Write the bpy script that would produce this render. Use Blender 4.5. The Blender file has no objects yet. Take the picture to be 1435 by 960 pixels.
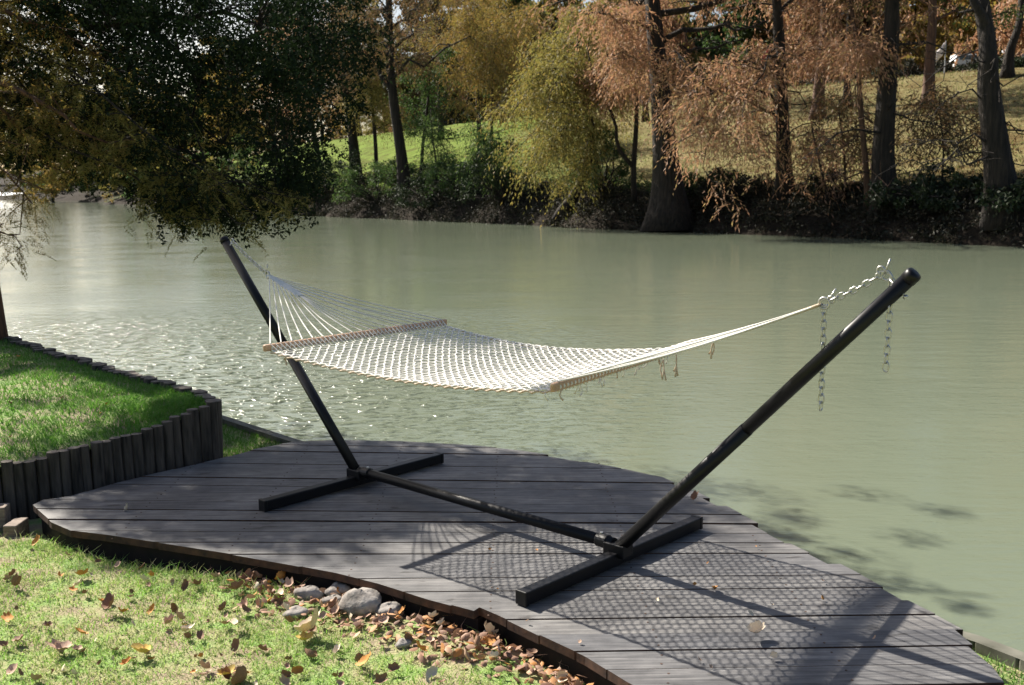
import bpy, math, random
import numpy as np
from mathutils import Vector, Matrix
rng = np.random.default_rng(7); random.seed(7)
sc = bpy.context.scene
COL = sc.collection
PI = math.pi
def A3(*a): return np.array(a, float)
UP = A3(0, 0, 1)

# ------------------------------------------------------------------ camera
FPX, PITCH, ROLL, CH = 1463.2, 0.1531, -0.015, 1.640
cp, sp = math.cos(PITCH), math.sin(PITCH); cr, sr = math.cos(ROLL), math.sin(ROLL)
FW = A3(0, cp, -sp); _u = A3(0, sp, cp); _r = A3(1, 0, 0)
RT = _r*cr + _u*sr; UV = -_r*sr + _u*cr
EYE = A3(0, 0, CH)
cam = bpy.data.cameras.new('camera'); co = bpy.data.objects.new('camera', cam); COL.objects.link(co)
co.matrix_world = Matrix(((RT[0], UV[0], -FW[0], 0), (RT[1], UV[1], -FW[1], 0), (RT[2], UV[2], -FW[2], CH), (0, 0, 0, 1)))
cam.sensor_width = 36; cam.lens = 36*FPX/1435; cam.clip_end = 3000; cam.clip_start = 0.05
cam.dof.use_dof = True; cam.dof.focus_distance = 5.2; cam.dof.aperture_fstop = 6.3
sc.camera = co
def ray(px, py): return FW + RT*(px-717.5)/FPX - UV*(py-480)/FPX
def onz(px, py, z):
    d = ray(px, py); return EYE + d*((z-CH)/d[2])
def aty(px, py, y):
    d = ray(px, py); return EYE + d*(y/d[1])
def proj(P):
    P = np.atleast_2d(P) - EYE; z = P@FW
    z = np.where(np.abs(z) < 1e-6, 1e-6, z)
    return np.stack([717.5+FPX*(P@RT)/z, 480-FPX*(P@UV)/z, z], 1)

# ------------------------------------------------------------------ light
SUN_AZ, SUN_EL = math.radians(44), math.radians(39)
SD = A3(-math.sin(SUN_AZ)*math.cos(SUN_EL), math.cos(SUN_AZ)*math.cos(SUN_EL), math.sin(SUN_EL))
w = bpy.data.worlds.new('World'); sc.world = w; w.use_nodes = True
nt = w.node_tree; sky = nt.nodes.new('ShaderNodeTexSky'); sky.sky_type = 'NISHITA'; sky.sun_disc = False
sky.sun_elevation = SUN_EL; sky.sun_rotation = -SUN_AZ; sky.dust_density = 2.5; sky.air_density = 1.0
nt.links.new(sky.outputs[0], nt.nodes['Background'].inputs[0]); nt.nodes['Background'].inputs[1].default_value = 0.055
sl = bpy.data.lights.new('sun', 'SUN'); sl.energy = 5.0; sl.angle = math.radians(0.53); sl.color = (1, .93, .82)
so = bpy.data.objects.new('sun', sl); COL.objects.link(so)
so.rotation_euler = Vector(SD).to_track_quat('Z', 'Y').to_euler()
sc.view_settings.view_transform = 'Standard'; sc.view_settings.look = 'None'
sc.view_settings.exposure = 1.22; sc.view_settings.gamma = 1.0
sc.cycles.max_bounces = 6; sc.cycles.transparent_max_bounces = 8; sc.cycles.sample_clamp_indirect = 4
sc.cycles.caustics_reflective = False; sc.cycles.caustics_refractive = False

# ------------------------------------------------------------------ materials
def mat(name):
    m = bpy.data.materials.new(name); m.use_nodes = True
    return m, m.node_tree, m.node_tree.nodes['Principled BSDF']
def N(nt, t, **k):
    n = nt.nodes.new(t)
    for a, b in k.items(): setattr(n, a, b)
    return n
def ramp(nt, fac, stops):
    r = N(nt, 'ShaderNodeValToRGB'); e = r.color_ramp.elements
    while len(e) < len(stops): e.new(0.5)
    for i, (p, c) in enumerate(stops): e[i].position = p; e[i].color = (*c, 1)
    nt.links.new(fac, r.inputs[0]); return r.outputs[0]
def noise(nt, scale, detail=4, stretch=None, rough=.55, coord='Object', dim=None):
    tc = N(nt, 'ShaderNodeTexCoord'); n = N(nt, 'ShaderNodeTexNoise')
    n.inputs['Scale'].default_value = scale; n.inputs['Detail'].default_value = detail; n.inputs['Roughness'].default_value = rough
    if stretch:
        mp = N(nt, 'ShaderNodeMapping'); mp.inputs['Scale'].default_value = stretch[:3]
        if len(stretch) > 3: mp.inputs['Rotation'].default_value = (0, 0, stretch[3])
        nt.links.new(tc.outputs[coord], mp.inputs[0]); nt.links.new(mp.outputs[0], n.inputs[0])
    else: nt.links.new(tc.outputs[coord], n.inputs[0])
    return n.outputs[0]
def bump(nt, bsdf, h, strength, dist=.01, prev=None):
    b = N(nt, 'ShaderNodeBump'); b.inputs['Strength'].default_value = strength; b.inputs['Distance'].default_value = dist
    nt.links.new(h, b.inputs['Height'])
    if prev is not None: nt.links.new(prev, b.inputs['Normal'])
    if bsdf is not None: nt.links.new(b.outputs[0], bsdf.inputs['Normal'])
    return b.outputs[0]
def mixc(nt, fac, a, b, mode='MIX'):
    m = N(nt, 'ShaderNodeMix', data_type='RGBA', blend_type=mode)
    for i, v in ((0, fac), (6, a), (7, b)):
        if hasattr(v, 'links') or hasattr(v, 'is_linked'): nt.links.new(v, m.inputs[i])
        else: m.inputs[i].default_value = v if not isinstance(v, tuple) else (*v, 1)
    return m.outputs[2]
def simple(name, c1, c2, scale, rough=.7, bstr=.3, bdist=.005, metallic=0, stretch=None, detail=5):
    m, nt, b = mat(name); n = noise(nt, scale, detail, stretch)
    nt.links.new(ramp(nt, n, [(.3, c1), (.7, c2)]), b.inputs['Base Color'])
    b.inputs['Roughness'].default_value = rough; b.inputs['Metallic'].default_value = metallic
    if name == 'steel_black': b.inputs['Specular IOR Level'].default_value = .3
    if bstr: bump(nt, b, n, bstr, bdist)
    return m
def leafmat(name, cols, trans=.45, rough=.6):
    """leaf: each leaf (mesh island) picks its own hue; light passes through it"""
    m = bpy.data.materials.new(name); m.use_nodes = True; nt = m.node_tree; nt.nodes.clear()
    out = N(nt, 'ShaderNodeOutputMaterial'); g = N(nt, 'ShaderNodeNewGeometry')
    n = len(cols); c = ramp(nt, g.outputs['Random Per Island'], [(i/max(1, n-1), cc) for i, cc in enumerate(cols)])
    d = N(nt, 'ShaderNodeBsdfDiffuse'); t = N(nt, 'ShaderNodeBsdfTranslucent'); mx = N(nt, 'ShaderNodeMixShader')
    gl = N(nt, 'ShaderNodeBsdfGlossy'); gl.inputs['Roughness'].default_value = rough; gl.inputs[0].default_value = (.9, .9, .9, 1)
    mg = N(nt, 'ShaderNodeMixShader'); mg.inputs[0].default_value = .012 if name == 'leaf_dark' else .03
    nt.links.new(c, d.inputs[0]); nt.links.new(c, t.inputs[0]); mx.inputs[0].default_value = trans
    nt.links.new(d.outputs[0], mx.inputs[1]); nt.links.new(t.outputs[0], mx.inputs[2])
    nt.links.new(mx.outputs[0], mg.inputs[1]); nt.links.new(gl.outputs[0], mg.inputs[2]); nt.links.new(mg.outputs[0], out.inputs[0])
    return m
M = {}
M['bark'] = simple('bark', (.006, .005, .004), (.04, .029, .022), 3, .95, 1, .12, stretch=(3, 3, .4))
M['bark_red'] = simple('bark_red', (.04, .022, .014), (.15, .08, .05), 3, .9, .8, .03, stretch=(4, 4, .6))
M['bark_near'] = simple('bark_near', (.04, .02, .014), (.17, .085, .05), 8, .9, .9, .02, stretch=(4, 4, .5))
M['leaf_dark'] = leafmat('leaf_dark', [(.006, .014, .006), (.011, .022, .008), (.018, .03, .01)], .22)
M['leaf_green'] = leafmat('leaf_green', [(.05, .1, .02), (.08, .14, .03), (.04, .08, .02), (.12, .17, .04)])
M['leaf_olive'] = leafmat('leaf_olive', [(.2, .17, .04), (.27, .23, .06), (.14, .15, .035), (.32, .22, .06)], .5)
M['leaf_gold'] = leafmat('leaf_gold', [(.3, .2, .045), (.2, .18, .04), (.3, .17, .05), (.15, .15, .035)], .5)
M['leaf_rust'] = leafmat('leaf_rust', [(.4, .2, .11), (.46, .28, .17), (.26, .13, .07), (.38, .28, .12)], .45)
M['leaf_brown'] = leafmat('leaf_brown', [(.16, .08, .04), (.22, .13, .06), (.12, .09, .04), (.1, .1, .035)], .4)
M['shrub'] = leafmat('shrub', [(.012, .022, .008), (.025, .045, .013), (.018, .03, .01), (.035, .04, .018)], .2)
M['shrub_lit'] = leafmat('shrub_lit', [(.05, .1, .025), (.07, .13, .03), (.04, .07, .02), (.1, .12, .04)], .4)  # brighter twin of the shrub greens, sunlight put into the colour
M['brush'] = leafmat('brush', [(.012, .014, .007), (.022, .024, .01), (.035, .028, .016), (.012, .018, .007)], .15)  # undergrowth tones lowered to put the bank's shade into the leaves
M['blade'] = leafmat('blade', [(.2, .42, .05), (.28, .5, .08), (.38, .5, .13), (.55, .5, .3), (.17, .36, .05), (.48, .47, .22), (.3, .52, .1)], .4)
M['blade_far'] = leafmat('blade_far', [(.14, .2, .04), (.2, .21, .07), (.24, .2, .1), (.17, .17, .06)], .3)
M['blade_dark'] = leafmat('blade_dark', [(.09, .24, .025), (.13, .3, .035), (.1, .26, .03), (.18, .3, .06)], .45)
M['litter'] = leafmat('litter', [(.3, .17, .11), (.4, .24, .16), (.17, .09, .06), (.5, .33, .22), (.5, .22, .06), (.32, .23, .17)], .15)

# water: silty green river, small wind ripples
m, nt, b = mat('river_water'); M['water'] = m
n = noise(nt, .05, 3); nt.links.new(ramp(nt, n, [(.35, (.145, .172, .12)), (.65, (.16, .186, .134))]), b.inputs['Base Color'])
b.inputs['Roughness'].default_value = .04; b.inputs['IOR'].default_value = 1.33
n1 = noise(nt, 1.0, 3, (1.2, 3.2, 1, .25)); n2 = noise(nt, 1.0, 4, (5.5, 14, 1, .1)); n3 = noise(nt, 1.0, 2, (28, 50, 1, .2))
p1 = bump(nt, None, n1, .22, .06); nw = ramp(nt, noise(nt, .22, 3, (1, 2, 1)), [(.4, (.25, .25, .25)), (.6, (1, 1, 1))]); mn = N(nt, 'ShaderNodeMath', operation='MULTIPLY'); nt.links.new(n2, mn.inputs[0]); nt.links.new(nw, mn.inputs[1]); p2 = bump(nt, None, mn.outputs[0], .45, .02, p1)
tcw = N(nt, 'ShaderNodeTexCoord'); vm = N(nt, 'ShaderNodeVectorMath', operation='DISTANCE'); vm.inputs[1].default_value = (-6, 14.5, -1); nt.links.new(tcw.outputs['Object'], vm.inputs[0])
mrw = N(nt, 'ShaderNodeMapRange'); mrw.inputs[1].default_value = 9; mrw.inputs[2].default_value = 3; mrw.inputs[3].default_value = 0; mrw.inputs[4].default_value = 1; nt.links.new(vm.outputs['Value'], mrw.inputs[0])
n4 = ramp(nt, noise(nt, 1.0, 2, (4, 9, 1, .3)), [(.5, (0, 0, 0)), (.8, (1, 1, 1))]); mw = N(nt, 'ShaderNodeMath', operation='MULTIPLY'); nt.links.new(n4, mw.inputs[0]); nt.links.new(mrw.outputs[0], mw.inputs[1])
p2 = bump(nt, None, mw.outputs[0], 1.0, .07, p2)
mq = N(nt, 'ShaderNodeMath', operation='MULTIPLY_ADD'); mq.inputs[1].default_value = .07; mq.inputs[2].default_value = .04; nt.links.new(mrw.outputs[0], mq.inputs[0]); nt.links.new(mq.outputs[0], b.inputs['Roughness'])
p3 = bump(nt, b, n3, .3, .004, p2)

# deck wood
m, nt, b = mat('deck_wood'); M['deck'] = m
g = noise(nt, 3, 8, (.9, 22, 6, .02), .65); g2 = noise(nt, 2.2, 4); g3 = noise(nt, 60, 3, (.4, 6, 1))
geo = N(nt, 'ShaderNodeNewGeometry')
c = ramp(nt, g, [(.25, (.045, .045, .047)), (.5, (.18, .176, .174)), (.8, (.38, .365, .345))])
c = mixc(nt, .75, c, ramp(nt, g2, [(.32, (.38, .38, .4)), (.62, (1, 1, 1))]), 'MULTIPLY')
g4 = noise(nt, 1.0, 3, (7, 16, 1)); c = mixc(nt, .8, c, ramp(nt, g4, [(.62, (1, 1, 1)), (.7, (.3, .27, .25))]), 'MULTIPLY')
g5 = noise(nt, 14, 4); c = mixc(nt, .6, c, ramp(nt, g5, [(.35, (.6, .6, .62)), (.6, (1, 1, 1))]), 'MULTIPLY')
c = mixc(nt, .8, c, ramp(nt, geo.outputs['Random Per Island'], [(0, (.5, .52, .58)), (1, (1, .98, .95))]), 'MULTIPLY')
nt.links.new(c, b.inputs['Base Color']); b.inputs['Roughness'].default_value = .62
q = bump(nt, None, g, .6, .004); bump(nt, b, g3, .4, .0015, q)
M['deck_end'] = simple('deck_end', (.03, .018, .014), (.1, .05, .03), 20, .9, .4)
M['shaded_fascia'] = simple('shaded_fascia', (.006, .004, .004), (.02, .012, .01), 12, .95, .3)  # near black: the shade under the deck edge is put into this colour
M['timber'] = simple('timber', (.12, .085, .06), (.3, .23, .18), 6, .8, .5, .004, stretch=(1, 12, 12))
M['timber_pale'] = simple('timber_pale', (.2, .19, .18), (.42, .4, .38), 6, .8, .4, .003, stretch=(1, 12, 12))
M['log'] = simple('log', (.007, .006, .005), (.11, .09, .075), 5, .9, .9, .012, stretch=(5, 5, .7))  # log sides kept very dark, their shade is part of the colour
M['log_top'] = simple('log_top', (.07, .055, .045), (.2, .17, .14), 30, .9, .5)
M['concrete'] = simple('concrete', (.07, .07, .05), (.19, .185, .15), 8, .85, .4, .004)
M['steel_black'] = simple('steel_black', (.003, .003, .004), (.007, .007, .009), 4, .42, .04, .001)
M['zinc'] = simple('zinc', (.42, .42, .42), (.62, .61, .58), 40, .35, .1, .001, metallic=.85)
M['rope'] = simple('rope', (.72, .69, .63), (.86, .84, .79), 200, .85, .5, .001)
M['rope_tan'] = simple('rope_tan', (.42, .32, .23), (.66, .55, .43), 120, .85, .5, .001)
M['oak'] = simple('oak_wood', (.42, .24, .14), (.62, .42, .27), 8, .5, .2, .001, stretch=(2, 20, 20))
M['rock'] = simple('rock', (.13, .11, .095), (.42, .39, .36), 14, .95, 1, .012)
M['wall_pale'] = simple('wall_pale', (.4, .42, .46), (.55, .56, .6), 1.5, .8, .1)
M['roof_red'] = simple('roof_red', (.28, .07, .06), (.42, .13, .1), 3, .8, .3)
M['white'] = simple('white_paint', (.72, .75, .78), (.82, .84, .86), 3, .5, .05)
M['glass_dark'] = simple('glass_dark', (.02, .025, .03), (.04, .045, .05), 3, .1, 0)
M['metal_pole'] = simple('metal_pole', (.3, .32, .34), (.42, .43, .45), 8, .5, .1, metallic=.4)
M['fabric_white'] = simple('fabric_white', (.7, .6, .6), (.85, .8, .8), 4, .8, .1)
M['fabric_red'] = simple('fabric_red', (.45, .03, .05), (.55, .05, .07), 4, .8, .1)
m, nt, b = mat('foam'); M['foam'] = m
n = noise(nt, 1.2, 6, (1, .3, 3)); nt.links.new(ramp(nt, n, [(.3, (.35, .38, .38)), (.6, (.85, .87, .88))]), b.inputs['Base Color']); bump(nt, b, n, .8, .3)

# near lawn soil + far meadow
m, nt, b = mat('lawn_soil'); M['soil'] = m
n = noise(nt, 6, 8); n2 = noise(nt, 90, 3)
c = mixc(nt, .5, ramp(nt, n, [(.35, (.3, .23, .16)), (.48, (.33, .32, .16)), (.6, (.22, .34, .09))]), ramp(nt, n2, [(.3, (.45, .4, .35)), (.7, (1, 1, .95))]), 'MULTIPLY')
nt.links.new(c, b.inputs['Base Color']); b.inputs['Roughness'].default_value = .95; bump(nt, b, n2, .9, .01)
m, nt, b = mat('meadow'); M['meadow'] = m
tc = N(nt, 'ShaderNodeTexCoord'); sx = N(nt, 'ShaderNodeSeparateXYZ'); nt.links.new(tc.outputs['Object'], sx.inputs[0])
mr = N(nt, 'ShaderNodeMapRange'); mr.inputs[1].default_value = -2; mr.inputs[2].default_value = 12; nt.links.new(sx.outputs[0], mr.inputs[0])
n = noise(nt, .16, 5); ad = N(nt, 'ShaderNodeMath', operation='ADD'); sb = N(nt, 'ShaderNodeMath', operation='MULTIPLY_ADD'); sb.inputs[1].default_value = 1.4; sb.inputs[2].default_value = -.7
nt.links.new(n, sb.inputs[0]); nt.links.new(sb.outputs[0], ad.inputs[0]); nt.links.new(mr.outputs[0], ad.inputs[1])
c = ramp(nt, ad.outputs[0], [(.1, (.15, .22, .03)), (.5, (.18, .2, .06)), (.9, (.22, .19, .085))])
n2 = noise(nt, 2.2, 8, rough=.7); c = mixc(nt, .65, c, ramp(nt, n2, [(.3, (.45, .42, .38)), (.7, (1, 1, 1))]), 'MULTIPLY')
n5 = noise(nt, .45, 6, rough=.65); c = mixc(nt, .8, c, ramp(nt, n5, [(.38, (.5, .36, .26)), (.55, (1, 1, 1))]), 'MULTIPLY')
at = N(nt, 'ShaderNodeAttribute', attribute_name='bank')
c = mixc(nt, at.outputs['Fac'], c, ramp(nt, n2, [(.3, (.012, .01, .008)), (.7, (.04, .032, .024))]))  # bank soil, darkened so its colour carries the shade along the shore
nt.links.new(c, b.inputs['Base Color']); b.inputs['Roughness'].default_value = 1; b.inputs['Specular IOR Level'].default_value = .1; bump(nt, b, n2, 1, .15)

# ------------------------------------------------------------------ mesh helpers
class MB:
    def __init__(s): s.v = []; s.f = []; s.m = []
    def add(s, V, F, mi=0):
        o = len(s.v); s.v.extend([tuple(map(float, p)) for p in V]); s.f.extend([tuple(i+o for i in f) for f in F]); s.m.extend([mi]*len(F))
    def tube(s, pts, r, sides=8, cap=True, mi=0, squash=None, lump=0):
        pts = np.asarray(pts, float); k = len(pts); r = np.broadcast_to(np.asarray(r, float), (k,))
        T = np.gradient(pts, axis=0); T /= np.linalg.norm(T, axis=1)[:, None]+1e-12
        ref = UP if abs(T[0]@UP) < .9 else A3(1, 0, 0); V = []; x = np.cross(T[0], ref); x /= np.linalg.norm(x)
        for i in range(k):
            x = x - T[i]*(x@T[i]); x /= np.linalg.norm(x)+1e-12; y = np.cross(T[i], x)
            for j in range(sides):
                a = 2*PI*j/sides; rr = r[i]*(1+(lump*math.sin(j*2.4+i*.35)*math.cos(j*1.3) if lump else 0))
                V.append(pts[i]+rr*(math.cos(a)*x+math.sin(a)*y))
        F = [(i*sides+j, i*sides+(j+1) % sides, (i+1)*sides+(j+1) % sides, (i+1)*sides+j) for i in range(k-1) for j in range(sides)]
        if cap: F += [tuple(range(sides))[::-1], tuple((k-1)*sides+j for j in range(sides))]
        s.add(V, F, mi)
    def box(s, c, ax, ay, az, mi=0):
        """box from centre and three half-axis vectors"""
        c, ax, ay, az = map(np.asarray, (c, ax, ay, az)); V = [c+i*ax+j*ay+k*az for i in (-1, 1) for j in (-1, 1) for k in (-1, 1)]
        s.add(V, [(0, 1, 3, 2), (4, 6, 7, 5), (0, 4, 5, 1), (2, 3, 7, 6), (0, 2, 6, 4), (1, 5, 7, 3)], mi)
    def prism(s, poly, z0, z1, mi=0, miside=None):
        k = len(poly); V = [(p[0], p[1], z0) for p in poly]+[(p[0], p[1], z1) for p in poly]
        s.add(V, [tuple(range(k))[::-1], tuple(range(k, 2*k))], mi)
        s.add(V, [(i, (i+1) % k, k+(i+1) % k, k+i) for i in range(k)], mi if miside is None else miside)
    def build(s, name, mats, parent=None, smooth=False, origin=None, bevel=0):
        me = bpy.data.meshes.new(name); o = A3(*(parent.location if parent and origin is None else (origin if origin is not None else (0, 0, 0))))
        me.from_pydata([tuple(A3(*p)-o) for p in s.v], [], s.f); me.update()
        mats = mats if isinstance(mats, (list, tuple)) else [mats]
        for mm in mats: me.materials.append(M[mm])
        me.polygons.foreach_set('material_index', s.m)
        if smooth: me.polygons.foreach_set('use_smooth', [len(f) == 4 for f in s.f])
        ob = bpy.data.objects.new(name, me); COL.objects.link(ob)
        if parent: ob.parent = parent
        elif origin is not None: ob.location = origin
        if bevel:
            bv = ob.modifiers.new('bevel', 'BEVEL'); bv.width = bevel; bv.segments = 2; bv.limit_method = 'ANGLE'
        return ob
def npmesh(name, V, per, mt, parent=None, origin=(0, 0, 0)):
    """V (N,k,3); per: list of index tuples of one element"""
    V = np.asarray(V, np.float32); n, k, _ = V.shape
    o = A3(*(parent.location if parent else origin)).astype(np.float32); V = V-o
    me = bpy.data.meshes.new(name); me.vertices.add(n*k); me.vertices.foreach_set('co', V.reshape(-1))
    tot = [len(p) for p in per]; flat = np.concatenate([np.array(p) for p in per])
    L = (np.arange(n)[:, None]*k + flat[None]).reshape(-1).astype(np.int32)
    me.loops.add(len(L)); me.loops.foreach_set('vertex_index', L)
    lt = np.tile(np.array(tot, np.int32), n); ls = np.concatenate([[0], np.cumsum(lt)[:-1]]).astype(np.int32)
    me.polygons.add(len(lt)); me.polygons.foreach_set('loop_start', ls); me.polygons.foreach_set('loop_total', lt)
    me.update(calc_edges=True); me.materials.append(M[mt])
    ob = bpy.data.objects.new(name, me); COL.objects.link(ob)
    if parent: ob.parent = parent
    else: ob.location = origin
    return ob
def unit(v): return v/(np.linalg.norm(v, axis=-1, keepdims=True)+1e-9)
def leaves(P, D, L, W, fold=.0):
    """rhombic leaves at P pointing along D; L, W lengths"""
    n = len(P); D = unit(D); R = unit(np.cross(D, rng.normal(size=(n, 3))))
    L = np.broadcast_to(L, (n,))[:, None]; W = np.broadcast_to(W, (n,))[:, None]
    mid = P + D*L*.45
    nrm = np.cross(D, R)*L*fold
    return np.stack([P, mid+R*W*.5, P+D*L+nrm, mid-R*W*.5], 1)
QUAD = [(0, 1, 2, 3)]
def tag(o, label=None, cat=None, group=None, kind=None):
    if label: o['label'] = label
    if cat: o['category'] = cat
    if group: o['group'] = group
    if kind: o['kind'] = kind
    return o
def thing(name, loc, label, cat, group=None):
    o = bpy.data.objects.new(name, None); COL.objects.link(o); o.location = tuple(map(float, loc)); o.empty_display_size = .2
    return tag(o, label, cat, group)
def lerp(a, b, t): return a+(b-a)*t
def curve(pts, n):
    """catmull-rom resample"""
    P = np.asarray(pts, float); k = len(P)
    if k == 2: return np.array([lerp(P[0], P[1], t) for t in np.linspace(0, 1, n)])
    E = np.vstack([2*P[0]-P[1], P, 2*P[-1]-P[-2]]); out = []
    for u in np.linspace(0, k-1-1e-9, n):
        i = int(u); t = u-i; a, b_, c_, d = E[i:i+4]
        out.append(.5*((2*b_)+(-a+c_)*t+(2*a-5*b_+4*c_-d)*t*t+(-a+3*b_-3*c_+d)*t**3))
    return np.array(out)
def vnoise(x, y, s=1.0, seed=0):
    return (np.sin(x*s*1.3+seed)+np.sin(y*s*1.7+seed*2.1)+np.sin((x+y)*s*.9+seed*.7)+np.sin((x-y)*s*2.1+1.3*seed))/4

# ------------------------------------------------------------------ water & terrain
WZ = -1.0
wm = MB(); wm.add([(-900, -100, WZ), (900, -100, WZ), (900, 1200, WZ), (-900, 1200, WZ)], [(0, 1, 2, 3)])
tag(wm.build('river', 'water'), kind='structure')
SHORE = [onz(x, y, WZ)[:2] for x, y in [(1430, 346), (1200, 334), (1000, 326), (800, 319), (717, 314), (600, 309), (450, 303), (230, 290)]]
SHORE = [A3(60, -60), A3(34, 8), A3(22, 31)]+SHORE+[A3(-82, 205), A3(-140, 290), A3(-260, 330), A3(-700, 330)]
SH = np.array([p[:2] for p in SHORE])
def sdist(x, y):
    """distance inland of the far shoreline (negative over the water)"""
    x = np.asarray(x, float); y = np.asarray(y, float); best = np.full(x.shape, 1e9); sg = np.ones(x.shape)
    for i in range(len(SH)-1):
        a, b_ = SH[i], SH[i+1]; d = b_-a; L2 = d@d
        t = np.clip(((x-a[0])*d[0]+(y-a[1])*d[1])/L2, 0, 1)
        dx = x-(a[0]+t*d[0]); dy = y-(a[1]+t*d[1]); dist = np.hypot(dx, dy); crs = d[0]*(y-a[1])-d[1]*(x-a[0])
        upd = dist < best-1e-9; best = np.where(upd, dist, best); sg = np.where(upd, np.where(crs > 0, -1, 1), sg)
    return best*sg
def hfar(x, y):
    s = sdist(x, y); s = s + .5*vnoise(x, y, .8, 2)*np.clip(s/2+1, 0, 1)
    s = np.where(s > 4, 4+(s-4)*(1+.42*np.clip((y-62)/25, 0, 1)), s)
    h = np.interp(s, [-8, -.3, .2, 2.6, 5, 42, 50, 80, 200, 600], [-4, -1.25, -.6, .85, 1.3, 8.6, 9.4, 10.2, 11, 14])
    far = np.clip((y-190)/60, 0, 1); h2 = np.interp(s, [-8, -.3, .2, 2.6, 30, 600], [-4, -1.25, -.6, .9, 2.5, 14])
    return h*(1-far)+h2*far + .12*vnoise(x, y, .35, 5)*np.clip(s/6, 0, 1)
xs = np.unique(np.concatenate([np.arange(-600, -60, 15), np.arange(-60, 45, .7), np.arange(45, 600, 15)]))
ys = np.unique(np.concatenate([np.arange(-90, 24, 6), np.arange(24, 120, .7), np.arange(120, 240, 3), np.arange(240, 1100, 25)]))
X, Y = np.meshgrid(xs, ys); Z = hfar(X, Y)
me = bpy.data.meshes.new('far_ground'); nx, ny = len(xs), len(ys)
V = np.stack([X, Y, Z], -1).reshape(-1, 3)
I = np.arange(nx*ny).reshape(ny, nx); Fq = np.stack([I[:-1, :-1], I[:-1, 1:], I[1:, 1:], I[1:, :-1]], -1).reshape(-1, 4)
keep = (V[Fq][:, :, 2].max(1) > -3.5); Fq = Fq[keep]
me.vertices.add(len(V)); me.vertices.foreach_set('co', V.astype(np.float32).reshape(-1))
me.loops.add(Fq.size); me.loops.foreach_set('vertex_index', Fq.reshape(-1).astype(np.int32))
me.polygons.add(len(Fq)); me.polygons.foreach_set('loop_start', (np.arange(len(Fq))*4).astype(np.int32)); me.polygons.foreach_set('loop_total', np.full(len(Fq), 4, np.int32))
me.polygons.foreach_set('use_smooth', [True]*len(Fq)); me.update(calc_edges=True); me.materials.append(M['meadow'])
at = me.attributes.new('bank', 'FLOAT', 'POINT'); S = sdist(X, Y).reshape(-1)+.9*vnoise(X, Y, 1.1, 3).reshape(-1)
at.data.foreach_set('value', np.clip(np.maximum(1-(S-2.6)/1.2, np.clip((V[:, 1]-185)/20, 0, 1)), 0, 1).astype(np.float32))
fg = bpy.data.objects.new('far_ground', me); COL.objects.link(fg); tag(fg, kind='structure')
def hit(px, py, dmax=400):
    """world point where the view ray through the pixel meets the far bank"""
    d = ray(px, py)/ray(px, py)[1]; t = np.arange(30, dmax, .25); P = EYE+d*t[:, None]
    k = np.argmax((P[:, 2] <= hfar(P[:, 0], P[:, 1])) & (sdist(P[:, 0], P[:, 1]) > -.5))
    if k == 0: k = int(np.argmax(sdist(P[:, 0], P[:, 1]) > 44))
    return P[k]
def ground(x, y): return float(hfar(np.array([x]), np.array([y]))[0])

# ------------------------------------------------------------------ foliage generators
def sprays(starts, n_each, length, spread, L, W, droop=1.0):
    """feathery hanging sprays of narrow leaves (cypress)"""
    S = np.repeat(starts, n_each, 0); k = len(S)
    S = S+rng.normal(size=(k, 3))*spread
    out = rng.normal(size=(k, 3)); out[:, 2] = rng.normal(size=k)*.3-.35*droop; out = unit(out)
    ln = length*rng.uniform(.4, 1.15, k); m_ = 9; P = []; D = []
    for i in range(m_):
        t = (i+.5*rng.uniform(0, 1, k))/m_
        p = S+out*(ln*t)[:, None]; p[:, 2] -= droop*.75*ln*t*t
        P.append(p); d = out.copy(); d[:, 2] -= 1.5*droop*t; D.append(unit(d)+rng.normal(size=(k, 3))*.28)
    P = np.concatenate(P); D = np.concatenate(D)
    return leaves(P, D, L*rng.uniform(.6, 1.3, len(P)), W*rng.uniform(.7, 1.3, len(P)), .1)
def clumps(centers, n_each, rad, L, W, flat=.6):
    C = np.repeat(centers, n_each, 0); k = len(C)
    d = unit(rng.normal(size=(k, 3)))*(rng.uniform(0, 1, k)**.5)[:, None]*np.broadcast_to(rad, (len(centers),)).repeat(n_each)[:, None]
    d[:, 2] *= flat
    return leaves(C+d, rng.normal(size=(k, 3))+A3(0, 0, -.3), L*rng.uniform(.6, 1.4, k), W*rng.uniform(.6, 1.4, k), .15)
def wiggle(p, q, n, amp, sag=0):
    t = np.linspace(0, 1, n); P = lerp(p[None], q[None], t[:, None]); L = np.linalg.norm(q-p)
    off = np.cumsum(rng.normal(size=(n, 3)), 0)*amp*L/n; off -= off[0]+(off[-1]-off[0])*t[:, None]
    P = P+off; P[:, 2] += sag*L*4*t*(1-t); return P
def tree_trunk(mb, path, r0, r1, flare=1.6, sides=22, lump=.07):
    n = len(path); t = np.linspace(0, 1, n); r = r0*(1-t)+r1*t; h = np.linalg.norm(path-path[0], axis=1)
    r = r*(1+(flare-1)*np.exp(-h/(r0*2.6))); mb.tube(path, r, sides, lump=lump)
def pick(P, t):
    i = t*(len(P)-1); a = int(i); b_ = min(a+1, len(P)-1); return lerp(P[a], P[b_], i-a)

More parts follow.
